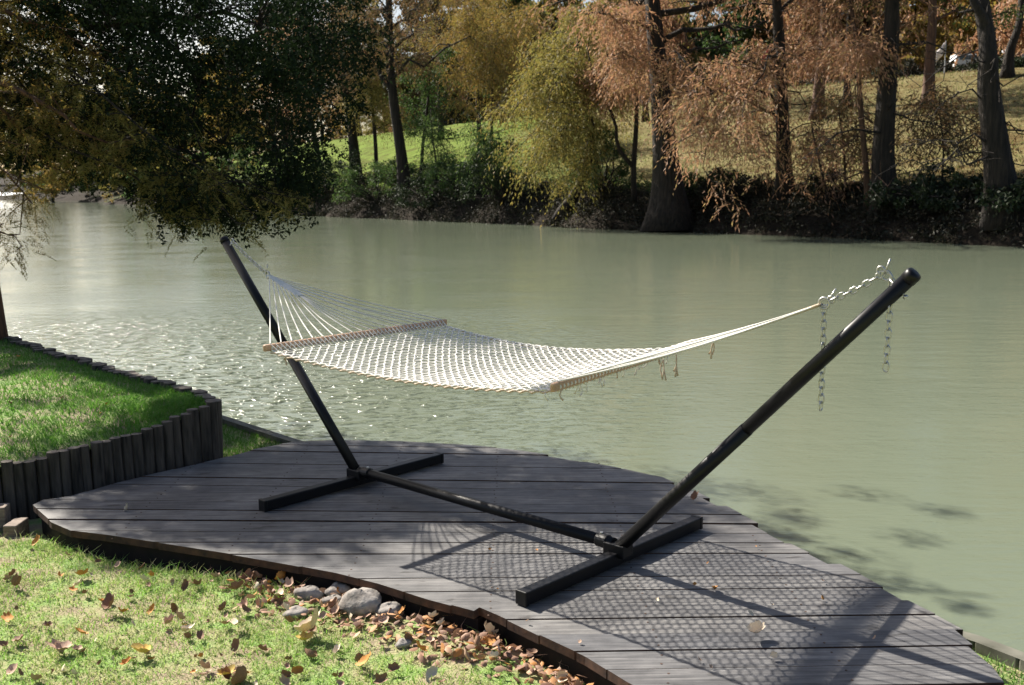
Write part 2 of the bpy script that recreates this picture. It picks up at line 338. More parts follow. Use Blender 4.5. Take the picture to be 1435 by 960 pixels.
FAR = 0
def big_tree(name, label, base, path, r, kind='cypress', mt='leaf_rust', bark='bark', H=18, hmin=5, nl=16, reach=5, dens=1.0, flare=1.7, boughs=(), leafL=.23, leafW=.055, group=None, cat='tree', twigs=0, fork=None, hang=1.35):
    """base world point; path = list of (dx, dy, h) offsets of the trunk axis"""
    global FAR
    base = A3(*base); t = thing(name, base, label, cat, group)
    P = curve([base+A3(*p) for p in path], 16); P[0, 2] -= .3
    tm = MB(); tree_trunk(tm, P, r, r*.22, flare)
    if fork:
        for f in fork:
            Q = curve([base+A3(*p) for p in f[0]], 10); tm.tube(Q, np.linspace(f[1], f[1]*.3, 10), 8, lump=.05)
    st = []; hs = P[:, 2]-base[2]; Htop = hs[-1]
    for i in range(nl):
        h = hmin+(Htop-hmin)*((i+rng.uniform(0, .8))/nl); tt = np.interp(h, hs, np.linspace(0, 1, 16)); p = pick(P, tt)
        a = i*2.4+rng.uniform(-.5, .5); k = 1-.55*(h-hmin)/(Htop-hmin+.01); L = reach*k*rng.uniform(.7, 1.15)
        q = p+A3(math.cos(a)*L, math.sin(a)*L, L*rng.uniform(.0, .5)); B = wiggle(p, q, 7, .5, .08); rr = max(.02, r*.28*k)
        tm.tube(B, np.linspace(rr, rr*.15, 7), 5, cap=False)
        for u in np.linspace(.25, 1, 6):
            c_ = pick(B, u); st.append(c_)
            if rng.uniform() < .75:
                e = c_+unit(rng.normal(size=3)*A3(1, 1, .4))*L*.3; Bb = wiggle(c_, e, 4, .5); tm.tube(Bb, np.linspace(rr*.4, .012, 4), 4, cap=False); st.append(pick(Bb, .6)); st.append(e)
    for bg in boughs:
        (p, q, rb) = bg[:3]; B = wiggle(A3(*p), A3(*q), 9, .35, bg[3] if len(bg) > 3 else .05); tm.tube(B, np.linspace(rb, rb*.2, 9), 6, cap=False)
        nb = bg[4] if len(bg) > 4 else 14; Lb = np.linalg.norm(A3(*q)-A3(*p))
        for u in np.linspace(.3, 1, nb):
            c_ = pick(B, u); e = c_+unit(rng.normal(size=3)*A3(1, 1, .35)+A3(0, 0, -.15))*Lb*rng.uniform(.1, .3)
            Bb = wiggle(c_, e, 5, .6, .05); tm.tube(Bb, np.linspace(rb*.3, .012, 5), 4, cap=False)
            if len(bg) > 5 and bg[5] == 0: continue
            st += [pick(Bb, .3), pick(Bb, .65), e]
    for i in range(twigs):
        p = pick(P, rng.uniform(.15, .75)); a = rng.uniform(0, 2*PI); L = rng.uniform(1, 3.2)
        q = p+A3(math.cos(a)*L, math.sin(a)*L, L*rng.uniform(-.5, .35)); B = wiggle(p, q, 6, .8); tm.tube(B, np.linspace(.035, .01, 6), 4, cap=False)
        for u in (.4, .6, .8):
            c_ = pick(B, u); tm.tube(wiggle(c_, c_+unit(rng.normal(size=3))*.8, 4, .5), .01, 3, cap=False)
    tm.build('trunk', bark, t, smooth=True)
    if st and dens > 0:
        st = np.array(st)
        if kind == 'cypress': V = sprays(st, max(1, int(round(10*dens))), hang, .3, leafL, leafW)
        else: V = clumps(st, max(4, int(55*dens)), rng.uniform(.5, 1.1, len(st)), leafL, leafW*2)
        npmesh('crown', V, QUAD, mt, t)
    return t

def px_path(base, pts):
    """trunk axis seen at the pixels pts, kept at the distance of its base; returned as offsets"""
    out = [A3(0, 0, 0)]
    for (x, y) in pts: out.append(aty(x, y, base[1])-base)
    d = out[-1]-out[-2]; d = d/max(d[2], .1)
    return out, d
def make(name, label, root_px, pts, r, H=18, **k):
    base = hit(*root_px); base[2] = ground(base[0], base[1]); o, d = px_path(base, pts)
    up = o[-1]; o.append(up+A3(d[0]*.5, .3, 1)*max(2, (H-up[2])*.5)); o.append(A3(o[-1][0]+.4, o[-1][1], H))
    bg = k.pop('bpx', []); bl = []
    for (x0, y0, x1, y1, dd, rb, *rest) in bg: bl.append((aty(x0, y0, base[1]), aty(x1, y1, base[1]+dd), rb, *rest))
    return big_tree(name, label, base, o, r, H=H, boughs=bl, **k)

G1 = 'trees on the far bank'
make('cypress_tree', 'massive cypress with wide fluted base at the far waterline, rust boughs hanging on both sides', (938, 316), [(935, 250), (926, 130), (914, 0)], .68, H=22, hmin=10, nl=18, reach=7, flare=2.3, mt='leaf_rust', dens=.6, group=G1,
     bpx=[(925, 60, 1075, 30, -4, .16, .04, 10, 0), (928, 85, 1040, 55, -3, .12, .05, 8, 0), (930, 110, 1000, 130, -6, .12, .12, 10), (932, 150, 970, 190, -4, .07, .1, 7), (920, 90, 850, 75, -3, .1, .05, 14), (915, 40, 820, 20, -2, .12, .1, 14), (930, 120, 865, 120, 3, .08, .1, 12)])
make('cypress_tree', 'slim straight cypress behind hanging rust foliage, right of the fluted cypress', (1100, 277), [(1097, 180), (1092, 60), (1088, 0)], .38, H=20, hmin=8.5, nl=16, reach=6.5, mt='leaf_rust', dens=.6, twigs=14, group=G1,
     bpx=[(1095, 110, 1000, 110, -3, .1, .15, 9), (1095, 130, 965, 150, -4, .09, .18, 11), (1096, 150, 950, 200, -4, .08, .2, 11), (1096, 165, 985, 235, -5, .07, .2, 9), (1096, 120, 1040, 160, -7, .08, .2, 9), (1096, 150, 1020, 200, 2, .07, .15, 9), (1096, 110, 1060, 95, 3, .08, .1, 8), (1092, 90, 1180, 70, 1, .09, .1, 12), (1096, 185, 1050, 225, -3, .05, .15, 6), (1097, 215, 1010, 235, -2, .035, .1, 7, 0), (1097, 200, 1200, 165, 2, .04, .0, 8, 0)])
make('cypress_tree', 'thick grey cypress trunk with a peeling pale patch, third from the right edge', (1243, 300), [(1238, 220), (1245, 100), (1250, 0)], .52, H=20, hmin=9, nl=18, reach=7, mt='leaf_rust', dens=.6, flare=1.6, twigs=24, group=G1,
     bpx=[(1240, 100, 1190, 60, -1, .1, .1, 12), (1240, 185, 1120, 225, -2, .06, .1, 10, 0), (1242, 60, 1340, 75, 3, .08, .1, 8, 0), (1240, 150, 1340, 190, -2, .05, .05, 10, 0)])
make('cypress_tree', 'thin crooked cypress stem leaning against the thick grey trunk on its left side', (1217, 296), [(1214, 240), (1206, 150), (1200, 60)], .16, H=14, hmin=7, nl=8, reach=2.4, mt='leaf_rust', bark='bark_red', dens=.5, twigs=16, group=G1)
make('oak_tree', 'dark leaning forked tree nearest the right edge, base in the brush', (1408, 312), [(1398, 220), (1385, 120), (1383, 55)], .55, H=18, hmin=9.5, nl=16, reach=7, kind='leafy', mt='leaf_olive', dens=.8, twigs=18, group=G1,
     bpx=[(1383, 60, 1345, -30, 0, .26, .05, 5, 0), (1395, 210, 1270, 205, -2, .05, .03, 12, 0), (1390, 140, 1300, 165, -1, .04, .1, 10, 0), (1398, 215, 1250, 235, -3, .045, .0, 12, 0)])
make('elm_tree', 'tall dark straight tree left of centre with limbs reaching left, at the bank', (568, 272), [(562, 215), (548, 110), (545, 0)], .46, H=22, hmin=8.5, nl=20, reach=8, mt='leaf_brown', dens=.7, group=G1,
     bpx=[(552, 130, 470, 20, 2, .22, .0, 14), (548, 100, 440, 70, 0, .16, .05, 14), (552, 90, 600, 75, 0, .09, .05, 8), (550, 60, 500, -10, 3, .16, .0, 8)])
make('elm_tree', 'shorter dark trunk among shrubs left of the tall straight tree', (500, 262), [(496, 210), (488, 150), (470, 60)], .5, H=17, hmin=7, nl=14, reach=6, mt='leaf_brown', dens=.9, group=G1)
make('pecan_tree', 'pale slender tree on the lawn forking into spreading bare limbs', (618, 196), [(617, 140), (616, 90)], .36, H=15, hmin=9.5, nl=6, reach=5, kind='leafy', mt='leaf_gold', dens=.15, flare=1.2, group=G1,
     bpx=[(616, 92, 560, 10, 0, .24, -.03, 10, 0), (617, 90, 655, -10, 1, .24, .02, 10, 0), (616, 85, 612, 0, -1, .16, .02, 6, 0), (617, 88, 650, 88, -2, .13, -.06, 6, 0), (616, 100, 575, 92, -3, .1, .0, 8)])
make('elm_tree', 'stout dark trunk standing just behind the pale slender forked tree', (597, 176), [(596, 130), (592, 60)], .62, H=17, hmin=7.5, nl=14, reach=7, kind='leafy', mt='leaf_olive', dens=.3, group=G1)
make('elm_tree', 'thin dark trunk on the bright lawn right of the forked tree', (672, 225), [(671, 180), (668, 120), (662, 40)], .2, H=14, hmin=6, nl=12, reach=5, mt='leaf_gold', dens=1.0, group=G1,
     bpx=[(668, 110, 700, 40, -6, .1, .1, 16), (668, 90, 650, 30, -4, .1, .1, 14), (668, 60, 740, 20, -5, .1, .1, 16)])
make('willow_tree', 'weeping olive yellow tree leaning over the far waterline left of the fluted cypress', (778, 314), [(812, 262), (828, 190), (815, 120)], .34, H=12, hmin=6.2, nl=9, reach=3.2, mt='leaf_olive', dens=1.1, group=G1, flare=1.4,
     hang=1.7, bpx=[(818, 120, 790, 78, -3, .08, .1, 8), (820, 125, 762, 92, -3, .08, .2, 9), (822, 135, 738, 118, -4, .09, .25, 10), (824, 150, 716, 160, -3, .09, .3, 11), (826, 170, 728, 205, -2, .08, .3, 10), (827, 180, 745, 235, -3, .07, .25, 9), (828, 190, 772, 215, -5, .06, .2, 9), (828, 200, 795, 250, -3, .05, .1, 7), (826, 160, 790, 150, 3, .08, .2, 9), (822, 130, 850, 92, -3, .08, .15, 9), (826, 170, 765, 165, -6, .09, .3, 9), (828, 200, 842, 170, 2, .06, .1, 6), (800, 280, 750, 250, -3, .05, .1, 3, 0)])
make('forked_tree', 'small two stemmed tree with a V fork just left of the fluted cypress', (889, 285), [(888, 235), (892, 170), (893, 100)], .17, H=11, hmin=6.5, nl=9, reach=2.8, mt='leaf_rust', dens=.9, flare=1.3, group=G1,
     fork=[([(0, 0, 1.9), (-.9, 0, 3), (-1.1, 0, 4.5), (-2.1, .2, 6.6), (-2.6, .2, 8.5)], .13)], bpx=[(860, 150, 835, 95, 0, .05, .1, 12), (893, 120, 870, 80, 0, .05, .1, 12)])
make('elm_tree', 'reddish trunk on the upper lawn behind the slim straight cypress', (1146, 166), [(1149, 110), (1155, 40)], .42, H=17, hmin=7, nl=18, reach=7, kind='leafy', mt='leaf_brown', bark='bark_red', dens=.7, group=G1)
make('elm_tree', 'straight reddish trunk at the top of the lawn between the two thick right trunks', (1301, 152), [(1303, 90), (1307, 0)], .4, H=17, hmin=5.5, nl=18, reach=7, kind='leafy', mt='leaf_green', bark='bark_red', dens=.6, group=G1)
make('elm_tree', 'leaning trunk at the top of the lawn beside the right edge', (1411, 108), [(1416, 70), (1430, 20)], .36, H=17, hmin=7, nl=18, reach=7, kind='leafy', mt='leaf_gold', dens=.7, group=G1)
make('pecan_tree', 'slender dark trunk on the lawn midway between the willow and the fluted cypress', (905, 170), [(903, 120), (900, 40)], .26, H=16, hmin=8, nl=16, reach=6, mt='leaf_olive', dens=.7, group=G1)
make('pecan_tree', 'slender dark trunk on the upper lawn just right of the slim cypress', (1188, 150), [(1187, 100), (1190, 30)], .28, H=16, hmin=8, nl=16, reach=6.5, mt='leaf_rust', dens=.7, group=G1)
make('elm_tree', 'dark trunk at the back of the bright lawn right of the forked pale tree', (705, 172), [(706, 120), (700, 50)], .3, H=16, hmin=6.5, nl=16, reach=6, mt='leaf_gold', dens=.8, group=G1)
make('elm_tree', 'dark slanting trunk behind the bank shrubs beside the near dark foliage', (452, 255), [(440, 190), (420, 100)], .3, H=15, hmin=6, nl=16, reach=6, mt='leaf_rust', dens=.9, group=G1)
make('elm_tree', 'slim dark trunk among shrubs just left of the tall dark trunk', (528, 258), [(526, 200), (520, 120)], .2, H=13, hmin=4.5, nl=16, reach=4, mt='leaf_olive', dens=.8, group=G1)
make('elm_tree', 'slim dark stem with olive foliage right of the tall dark trunk on the bank', (590, 262), [(592, 210), (600, 140)], .15, H=10, hmin=3.5, nl=14, reach=3, kind='leafy', mt='shrub_lit', dens=.5, leafL=.18, group=G1)
make('elm_tree', 'slim dark stem rising through the shrubs left of the willow boughs', (690, 262), [(688, 215), (690, 150)], .15, H=11, hmin=4.5, nl=14, reach=3.5, mt='leaf_gold', dens=.8, group=G1)
make('sapling', 'twiggy brown sapling on the right lawn behind the thin crooked stem', (1185, 262), [(1184, 235), (1182, 205)], .07, H=4.2, hmin=.8, nl=18, reach=2.6, mt='leaf_brown', dens=.25, flare=1.0, group='saplings on the far bank')
make('sapling', 'twiggy brown sapling on the right lawn midway between the two thick right trunks', (1320, 262), [(1321, 235), (1322, 205)], .06, H=4.0, hmin=.8, nl=18, reach=2.6, mt='leaf_brown', dens=.2, flare=1.0, group='saplings on the far bank')
make('sapling', 'bare young sapling at the bright lawn edge below the pale slender tree', (612, 268), [(611, 230), (606, 190)], .09, H=5.5, hmin=1.5, nl=12, reach=1.6, mt='leaf_green', dens=.15, flare=1.0, group='saplings on the far bank')
make('sapling', 'bare dark sapling in the brush between the slim cypress and the thick grey trunk', (1160, 296), [(1158, 265), (1150, 235)], .07, H=3.6, hmin=.8, nl=14, reach=1.9, mt='leaf_rust', dens=.1, flare=1.0, group='saplings on the far bank')
make('sapling', 'thin leaning sapling under the willow boughs', (700, 288), [(690, 240), (678, 200)], .08, H=5, hmin=1.5, nl=10, reach=1.5, mt='leaf_green', dens=.4, flare=1.0, group='saplings on the far bank')

# woods beyond the lawn: four prototypes, copied
def copy_tree(src, loc, rz, s, label, group):
    c = src.copy(); COL.objects.link(c); c.location = loc; c.rotation_euler = (0, 0, rz); c.scale = (s, s, s*random.uniform(.9, 1.15)); c['label'] = label; c['group'] = group
    for ch in src.children:
        d = ch.copy(); COL.objects.link(d); d.parent = c
    return c
protos = []
pd = [('leaf_brown', 'brown leaved', 'leafy', .42), ('leaf_gold', 'golden leaved', 'leafy', .42), ('leaf_olive', 'olive leaved', 'leafy', .5), ('shrub_lit', 'dark green', 'leafy', .6), ('leaf_rust', 'rusty orange', 'cypress', .9)]
GW = 'trees beyond the lawn'
spots = []
for i in range(46):
    px = -80+i*36+random.uniform(-12, 12); d = random.uniform(4, 40)
    if px < 330: b0 = aty(px, 262, 200 if px < 180 else 165); spots.append((b0[0], b0[1]+random.uniform(0, 30)+(100 if px < 60 else 0), px)); continue
    # walk along the view ray until well inland
    dr = ray(px, 200); dr = dr/dr[1]; tt = np.arange(40, 330, 1.0); s_ = sdist(tt*dr[0], tt)
    k = int(np.argmax(s_ > 50+d)); spots.append((tt[k]*dr[0], tt[k], px))
for j, (mt, nm, kd, dn) in enumerate(pd):
    x, y, px = spots[j*9+3]; z = ground(x, y)
    o = big_tree('woodland_tree', '', (x, y, z), [(0, 0, 0), (.3, .1, 4), (-.2, .3, 9), (.2, 0, 17)], .38, kind=kd, mt=mt, H=17, hmin=2.6, nl=26, reach=6, dens=dn, leafL=.42, leafW=.17, group=GW)
    o.scale = (1, 1, 1); protos.append(o)
LB = {0: 'brown', 1: 'golden', 2: 'olive', 3: 'dark green', 4: 'rust'}
def wlabel(j, px):
    where = 'far upriver behind the near foliage' if px < 180 else ('up the far bank behind the dark near foliage' if px < 420 else ('behind the lawn left of the willow' if px < 720 else ('behind the lawn near the red roofed house' if px < 950 else ('at the top of the lawn behind the slim cypress' if px < 1180 else 'at the top of the lawn beyond the right trunks'))))
    return f'{LB[j]} leaved woodland tree {where}'
for j, o in enumerate(protos): o['label'] = wlabel(j, spots[j*9+3][2])
for i, (x, y, px) in enumerate(spots):
    if i % 9 == 3 and i//9 < 5: continue
    if 1150 < px < 1430: j = random.choice([1, 2, 0])
    elif px < 330: j = random.choice([1, 2, 3, 1])
    else: j = random.choice([0, 1, 2, 3, 4, 0, 3])
    if 1220 < px < 1435 and random.random() < .35: continue
    copy_tree(protos[j], (x, y, ground(x, y)-.2), random.uniform(0, 6.28), random.uniform(.75, 1.2), wlabel(j, px), GW)
for i in range(30):
    px = 380+i*19+random.uniform(-8, 8); dr = ray(px, 200); dr = dr/dr[1]; tt = np.arange(40, 200, .5); k = int(np.argmax(sdist(tt*dr[0], tt) > random.uniform(49, 62)))
    if k: j = random.choice([0, 2, 0, 4, 3]); copy_tree(protos[j], (tt[k]*dr[0], tt[k], ground(tt[k]*dr[0], tt[k])-.2), random.uniform(0, 6.28), random.uniform(.5, .95), f'{LB[j]} leaved understorey tree behind the lawn between the taller trunks', 'understorey trees behind the lawn')
# second, farther rank
for i in range(34):
    px = -60+i*46+random.uniform(-15, 15); b0 = aty(px, 230, random.uniform(175, 215) if px > 330 else random.uniform(320, 360)); j = random.choice([0, 1, 3, 2])
    copy_tree(protos[j], (b0[0], b0[1], ground(b0[0], b0[1])-.3), random.uniform(0, 6.28), random.uniform(1.0, 1.5), f'distant {LB[j]} leaved tree in the hazy back rank of the woods', 'distant back rank of trees')

# shrubs ---------------------------------------------------------------
def shrub(name, label, c, R, mt, n=26, ne=90, L=.2, W=.1, group='shrubs on the far bank'):
    c = A3(*c); t = thing(name, c, label, 'shrub', group); sm = MB(); cs = []
    for i in range(n):
        a = rng.uniform(0, 2*PI); rr = rng.uniform(0, 1)**.5; h = rng.uniform(.1, 1)*(1-.5*rr*rr)
        p = c+A3(math.cos(a)*rr*R[0], math.sin(a)*rr*R[1], h*R[2]); cs.append(p)
        sm.tube(wiggle(c+A3(0, 0, -.1), p, 5, .4, .05), np.linspace(.05, .012, 5), 4, cap=False)
    sm.build('stem', 'bark', t, smooth=True)
    npmesh('foliage', clumps(np.array(cs), ne, rng.uniform(.3, .7, n)*min(1, R[2]/2), L, W, .8), QUAD, mt, t)
for px, py, R, mt, lb in [
    (655, 275, (3.2, 2, 3.6), 'shrub_lit', 'large rounded green shrub on the bank right of the tall dark trunk'),
    (710, 285, (3.2, 2, 4.2), 'shrub', 'tall dark green shrub just left of the willow boughs'),
    (600, 290, (3.0, 1.6, 2.2), 'shrub', 'low dark shrub at the waterline below the bare sapling'),
    (530, 285, (3.6, 2, 3.2), 'shrub_lit', 'green shrub crowding the foot of the tall dark trunk'),
    (450, 282, (4.0, 2.2, 4.8), 'shrub_lit', 'tall green shrub on the bank right of the near dark foliage'),
    (405, 285, (4.5, 2.2, 5.5), 'shrub', 'tall dark shrub on the bank partly behind the near foliage'),
    (340, 288, (6, 3, 6), 'shrub_lit', 'green shrub mass upriver behind the near foliage'),
    (490, 268, (3.4, 2, 3.4), 'shrub', 'dark shrub around the foot of the shorter dark trunk'),
    (560, 262, (2.4, 1.6, 2.6), 'shrub_lit', 'leafy green shrub directly right of the tall dark trunk base'),
    (625, 262, (2.2, 1.5, 2.4), 'shrub', 'dark rounded shrub beside the bare young sapling'),
    (845, 270, (2.2, 1.6, 3.6), 'shrub_lit', 'green leafy bush behind the leaning willow trunk'),
    (970, 272, (2.4, 1.3, 1.5), 'shrub_lit', 'low grey green bush right of the fluted cypress base'),
    (1040, 277, (2.4, 1.2, 1.5), 'brush', 'scrubby olive bush left of the slim cypress base'),
    (1170, 283, (2.0, 1.1, 1.3), 'brush', 'brown scrub between the slim cypress and the thin crooked stem'),
    (1300, 290, (2.4, 1.1, 1.5), 'shrub', 'dark mounded bush right of the thick grey trunk'),
    (1350, 295, (1.9, 1.0, 1.3), 'shrub', 'dark low bush left of the forked tree base'),
    (1440, 305, (1.6, 1.0, 1.8), 'shrub', 'dark bush at the right edge beside the forked tree base')]:
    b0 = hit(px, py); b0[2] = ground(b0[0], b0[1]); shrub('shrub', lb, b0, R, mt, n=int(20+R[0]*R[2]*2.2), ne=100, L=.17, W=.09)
for px in range(66, 215, 16):
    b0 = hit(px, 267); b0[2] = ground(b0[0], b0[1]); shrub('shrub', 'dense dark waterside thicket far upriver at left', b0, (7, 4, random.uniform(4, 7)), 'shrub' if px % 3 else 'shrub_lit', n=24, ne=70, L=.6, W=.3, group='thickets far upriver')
for i in range(9):
    px = 90+i*32; b0 = aty(px, 284, 150 if px > 170 else 230); s0 = float(sdist(np.array([b0[0]]), np.array([b0[1]]))[0])
    while s0 < 1: b0 = b0*1.03; s0 = float(sdist(np.array([b0[0]]), np.array([b0[1]]))[0])
    b0[2] = ground(b0[0], b0[1]); shrub('shrub', 'olive waterside shrub far upriver', b0, (5, 3, 5), 'leaf_olive' if i % 2 else 'shrub_lit', n=20, ne=60, L=.5, W=.25, group='waterside shrubs far upriver')
hp = []
for i, (lb, mt) in enumerate((('dark green', 'shrub'), ('brownish', 'brush'))):
    b0 = A3(0, 100, 9); shrub('hedge_shrub', '', b0, (3.4, 1.6, 2.6), mt, n=34, ne=80, L=.3, W=.15, group='shrubs edging the top of the lawn'); hp.append(COL.objects[-1].parent if COL.objects[-1].parent else None)
for i in range(36):
    px = 590+i*25+random.uniform(-8, 8); dr = ray(px, 200); dr = dr/dr[1]; tt = np.arange(40, 200, .5); k = int(np.argmax(sdist(tt*dr[0], tt) > (47 if px > 1000 else 46)+random.uniform(0, 3))); x, y = tt[k]*dr[0], tt[k]
    j = i % 2; o = hp[j]; lab = f"{'dark green' if j == 0 else 'brownish'} low shrub in the row edging the top of the lawn"
    if i < 2: o.location = (x, y, ground(x, y)-.2)
    else: o = copy_tree(hp[j], (x, y, ground(x, y)-.2), random.uniform(0, 6), random.uniform(.5, .8) if px > 960 else random.uniform(1.1, 2.1), lab, 'shrubs edging the top of the lawn')
    o['label'] = lab
# undergrowth along the waterline
seg = np.linalg.norm(np.diff(SH, axis=0), axis=1); P = []; nn = 0
cand = 5200
for i in range(2, 10):
    a, b_ = SH[i], SH[i+1]; k = int(min(seg[i], 60)*26); d = (b_-a)/seg[i]; nrm = A3(d[1], -d[0])
    tt = rng.uniform(0, seg[i], k); ss = rng.uniform(-.5, 3.0, k); xy = a+d*tt[:, None]+nrm*ss[:, None]
    P.append(np.c_[xy, hfar(xy[:, 0], xy[:, 1])+rng.uniform(0, .55, k)*(1+.5*vnoise(xy[:, 0], xy[:, 1], .6, 1))])
P = np.concatenate(P); P[:, 2] = np.maximum(P[:, 2], WZ+.05)
tag(npmesh('undergrowth', clumps(P, 26, np.full(len(P), .42), .17, .06, .6), QUAD, 'brush'), 'tangled dark undergrowth along the far waterline', 'undergrowth', kind='stuff')
# far grass tufts on the meadow
k = 42000; xy = np.c_[rng.uniform(-28, 36, k), rng.uniform(38, 104, k)]; s_ = sdist(xy[:, 0], xy[:, 1]); xy = xy[(s_ > 2.5) & (s_ < 44)]
zz = hfar(xy[:, 0], xy[:, 1]); Pm = np.c_[xy, zz]; D = rng.normal(size=Pm.shape)*.4+A3(0, 0, 1)
tag(npmesh('meadow_grass', leaves(Pm, D, rng.uniform(.1, .22, len(Pm)), .06), QUAD, 'blade_far'), 'mown grass on the sloping far lawn', 'grass', kind='stuff')

k = 26000; xy = np.c_[rng.uniform(-28, 36, k), rng.uniform(38, 104, k)]; s_ = sdist(xy[:, 0], xy[:, 1]); kp_ = (s_ > 3) & (s_ < 44) & (rng.uniform(size=k) < .1+.5*(vnoise(xy[:, 0], xy[:, 1], .5, 9) > 0)); xy = xy[kp_]
Pm = np.c_[xy, hfar(xy[:, 0], xy[:, 1])+.05]; D = rng.normal(size=Pm.shape); D[:, 2] *= .2
tag(npmesh('meadow_leaves', leaves(Pm, D, rng.uniform(.12, .25, len(Pm)), .12), QUAD, 'leaf_brown'), 'brown leaves fallen over the sloping far lawn', 'fallen leaves', kind='stuff')
# fallen leaning log, buildings, flags beyond the lawn --------------------
def house(name, label, px, py, d, W_, D_, Hh, rz, wall='wall_pale', roof='roof_red'):
    b0 = aty(px, py, d); z = ground(b0[0], b0[1]); c = A3(b0[0], d, z); t = thing(name, c, label, 'house')
    ca, sa = math.cos(rz), math.sin(rz); ex, ey = A3(ca, sa, 0), A3(-sa, ca, 0); zt = max(Hh, b0[2]-z)
    wb = MB(); wb.box(c+UP*zt/2, ex*W_/2, ey*D_/2, UP*zt/2); wb.build('wall', wall, t)
    rb = MB(); o = .4; h = 1.6; q = [c+UP*zt+ex*i*(W_/2+o)+ey*j*(D_/2+o) for i, j in ((-1, -1), (1, -1), (1, 1), (-1, 1))]
    r1, r2 = c+UP*(zt+h)-ex*(W_/2+o), c+UP*(zt+h)+ex*(W_/2+o); q = [p+UP*.02 for p in q]
    rb.add(q+[r1, r2], [(0, 1, 5, 4), (2, 3, 4, 5), (3, 0, 4), (1, 2, 5), (3, 2, 1, 0)]); rb.build('roof', roof, t)
    for k_ in range(3):
        f = MB(); wc = c+UP*(zt-1.3)-ey*(D_/2+.02)+ex*(k_-1)*W_*.3; f.box(wc, ex*.55, ey*.03, UP*.5); wi = f.build('window', 'white', t)
        g_ = MB(); g_.box(wc-ey*.04, ex*.46, ey*.012, UP*.42); pn = g_.build('pane', 'glass_dark', None); pn.parent = wi; pn.matrix_parent_inverse = Matrix.Translation(-Vector(t.location)); pn.location = (0, 0, 0)
        me_ = pn.data; me_.transform(Matrix.Translation(-Vector(t.location))); pn.matrix_parent_inverse = Matrix.Identity(4)
    return t
house('house', 'pale house with a red roof seen through rust foliage at the top of the lawn', 868, 128, 122, 9, 6, 2.8, .1)
0 and house('house', 'pale gabled house glimpsed behind the stout dark trunk', 622, 150, 132, 4, 5, 3.0, 1.2, roof='fabric_white')
def car(label, px, py, d, body, rz):
    b0 = aty(px, py, d); z = ground(b0[0], b0[1]); z = max(z, b0[2]-.1); c = A3(b0[0], d, z); t = thing('parked_van', c, label, 'van')
    ex = A3(math.cos(rz), math.sin(rz), 0); ey = A3(-ex[1], ex[0], 0)
    prof = [(-2.4, .35), (2.3, .35), (2.35, .9), (1.7, 1.05), (1.2, 1.75), (-2.3, 1.8), (-2.45, 1.0)]
    bm = MB(); V = [c+ex*a+UP*b_+ey*s_ for s_ in (-.9, .9) for a, b_ in prof]; n_ = len(prof)
    bm.add(V, [tuple(range(n_)), tuple(range(n_, 2*n_))[::-1]]+[(i, i+n_, (i+1) % n_+n_, (i+1) % n_) for i in range(n_)]); bm.build('body', body, t, bevel=.08)
    for s_ in (-1, 1):
        wm_ = MB(); wm_.box(c+UP*1.38+ey*s_*.905-ex*.5, ex*1.5, ey*.01, UP*.25); wm_.build('window', 'glass_dark', t)
        for a in (-1.5, 1.5):
            q = MB(); cc = c+ex*a+UP*.33+ey*s_*.82; q.tube([cc-ey*.1, cc+ey*.1], .33, 14); q.build('wheel', 'steel_black', t)
    return t
car('white van parked beyond the lawn, just left of the forked tree at right', 1362, 97, 128, 'white', .05)
car('pale blue van parked beyond the lawn beside the right edge', 1438, 86, 120, 'wall_pale', -.1)
def flag(label, px, py0, py1, d, mt):
    b0 = aty(px, py0, d); z0 = min(ground(b0[0], d), b0[2]); c = A3(b0[0], d, z0); top = aty(px, py1, d); t = thing('flagpole', c, label, 'flagpole')
    pm = MB(); pm.tube([c, A3(c[0], d, top[2])], [.06, .04], 8); pm.build('pole', 'metal_pole', t)
    fm = MB(); V = []
    for i in range(9):
        for j in range(6):
            u, v = i/8, j/5; V.append(A3(c[0]-.05-u*1.3*.55, d+.12*math.sin(u*9+v), top[2]-.1-v*.85-u*.85))
    fm.add(V, [(i*6+j, i*6+j+1, (i+1)*6+j+1, (i+1)*6+j) for i in range(8) for j in range(5)]); f = fm.build('flag', mt, t, smooth=True)
    sm = f.modifiers.new('thick', 'SOLIDIFY'); sm.thickness = .01
    return t
flag('grey pole with a limp pinkish white flag between the right trunks', 1324, 92, 57, 90, 'fabric_white')
flag('thin grey pole with a pale pink flag beside the pale slender tree', 615, 160, 103, 128, 'fabric_white')
flag('grey pole with a small crimson flag behind the slim cypress foliage', 1078, 100, 66, 88, 'fabric_red')
# weir far upriver
wb = MB(); wa, wc = onz(-60, 274, WZ), aty(112, 271, 285); wa = A3(-172, 285, WZ); V = []; rows = 5; cols = 60
for j in range(rows):
    for i in range(cols):
        u = i/(cols-1); x = lerp(-175, -118, u); V.append((x, 285+j*.8-2+rng.normal()*.2, WZ+[0, .4, 1.2, 2.0, 2.3][j]*(1-.5*u)+rng.uniform(0, .25)))
wb.add(V, [(j*cols+i, j*cols+i+1, (j+1)*cols+i+1, (j+1)*cols+i) for j in range(rows-1) for i in range(cols-1)])
tag(wb.build('waterfall', 'foam', smooth=True), 'white water falling over a low weir far up the river at left', 'waterfall')

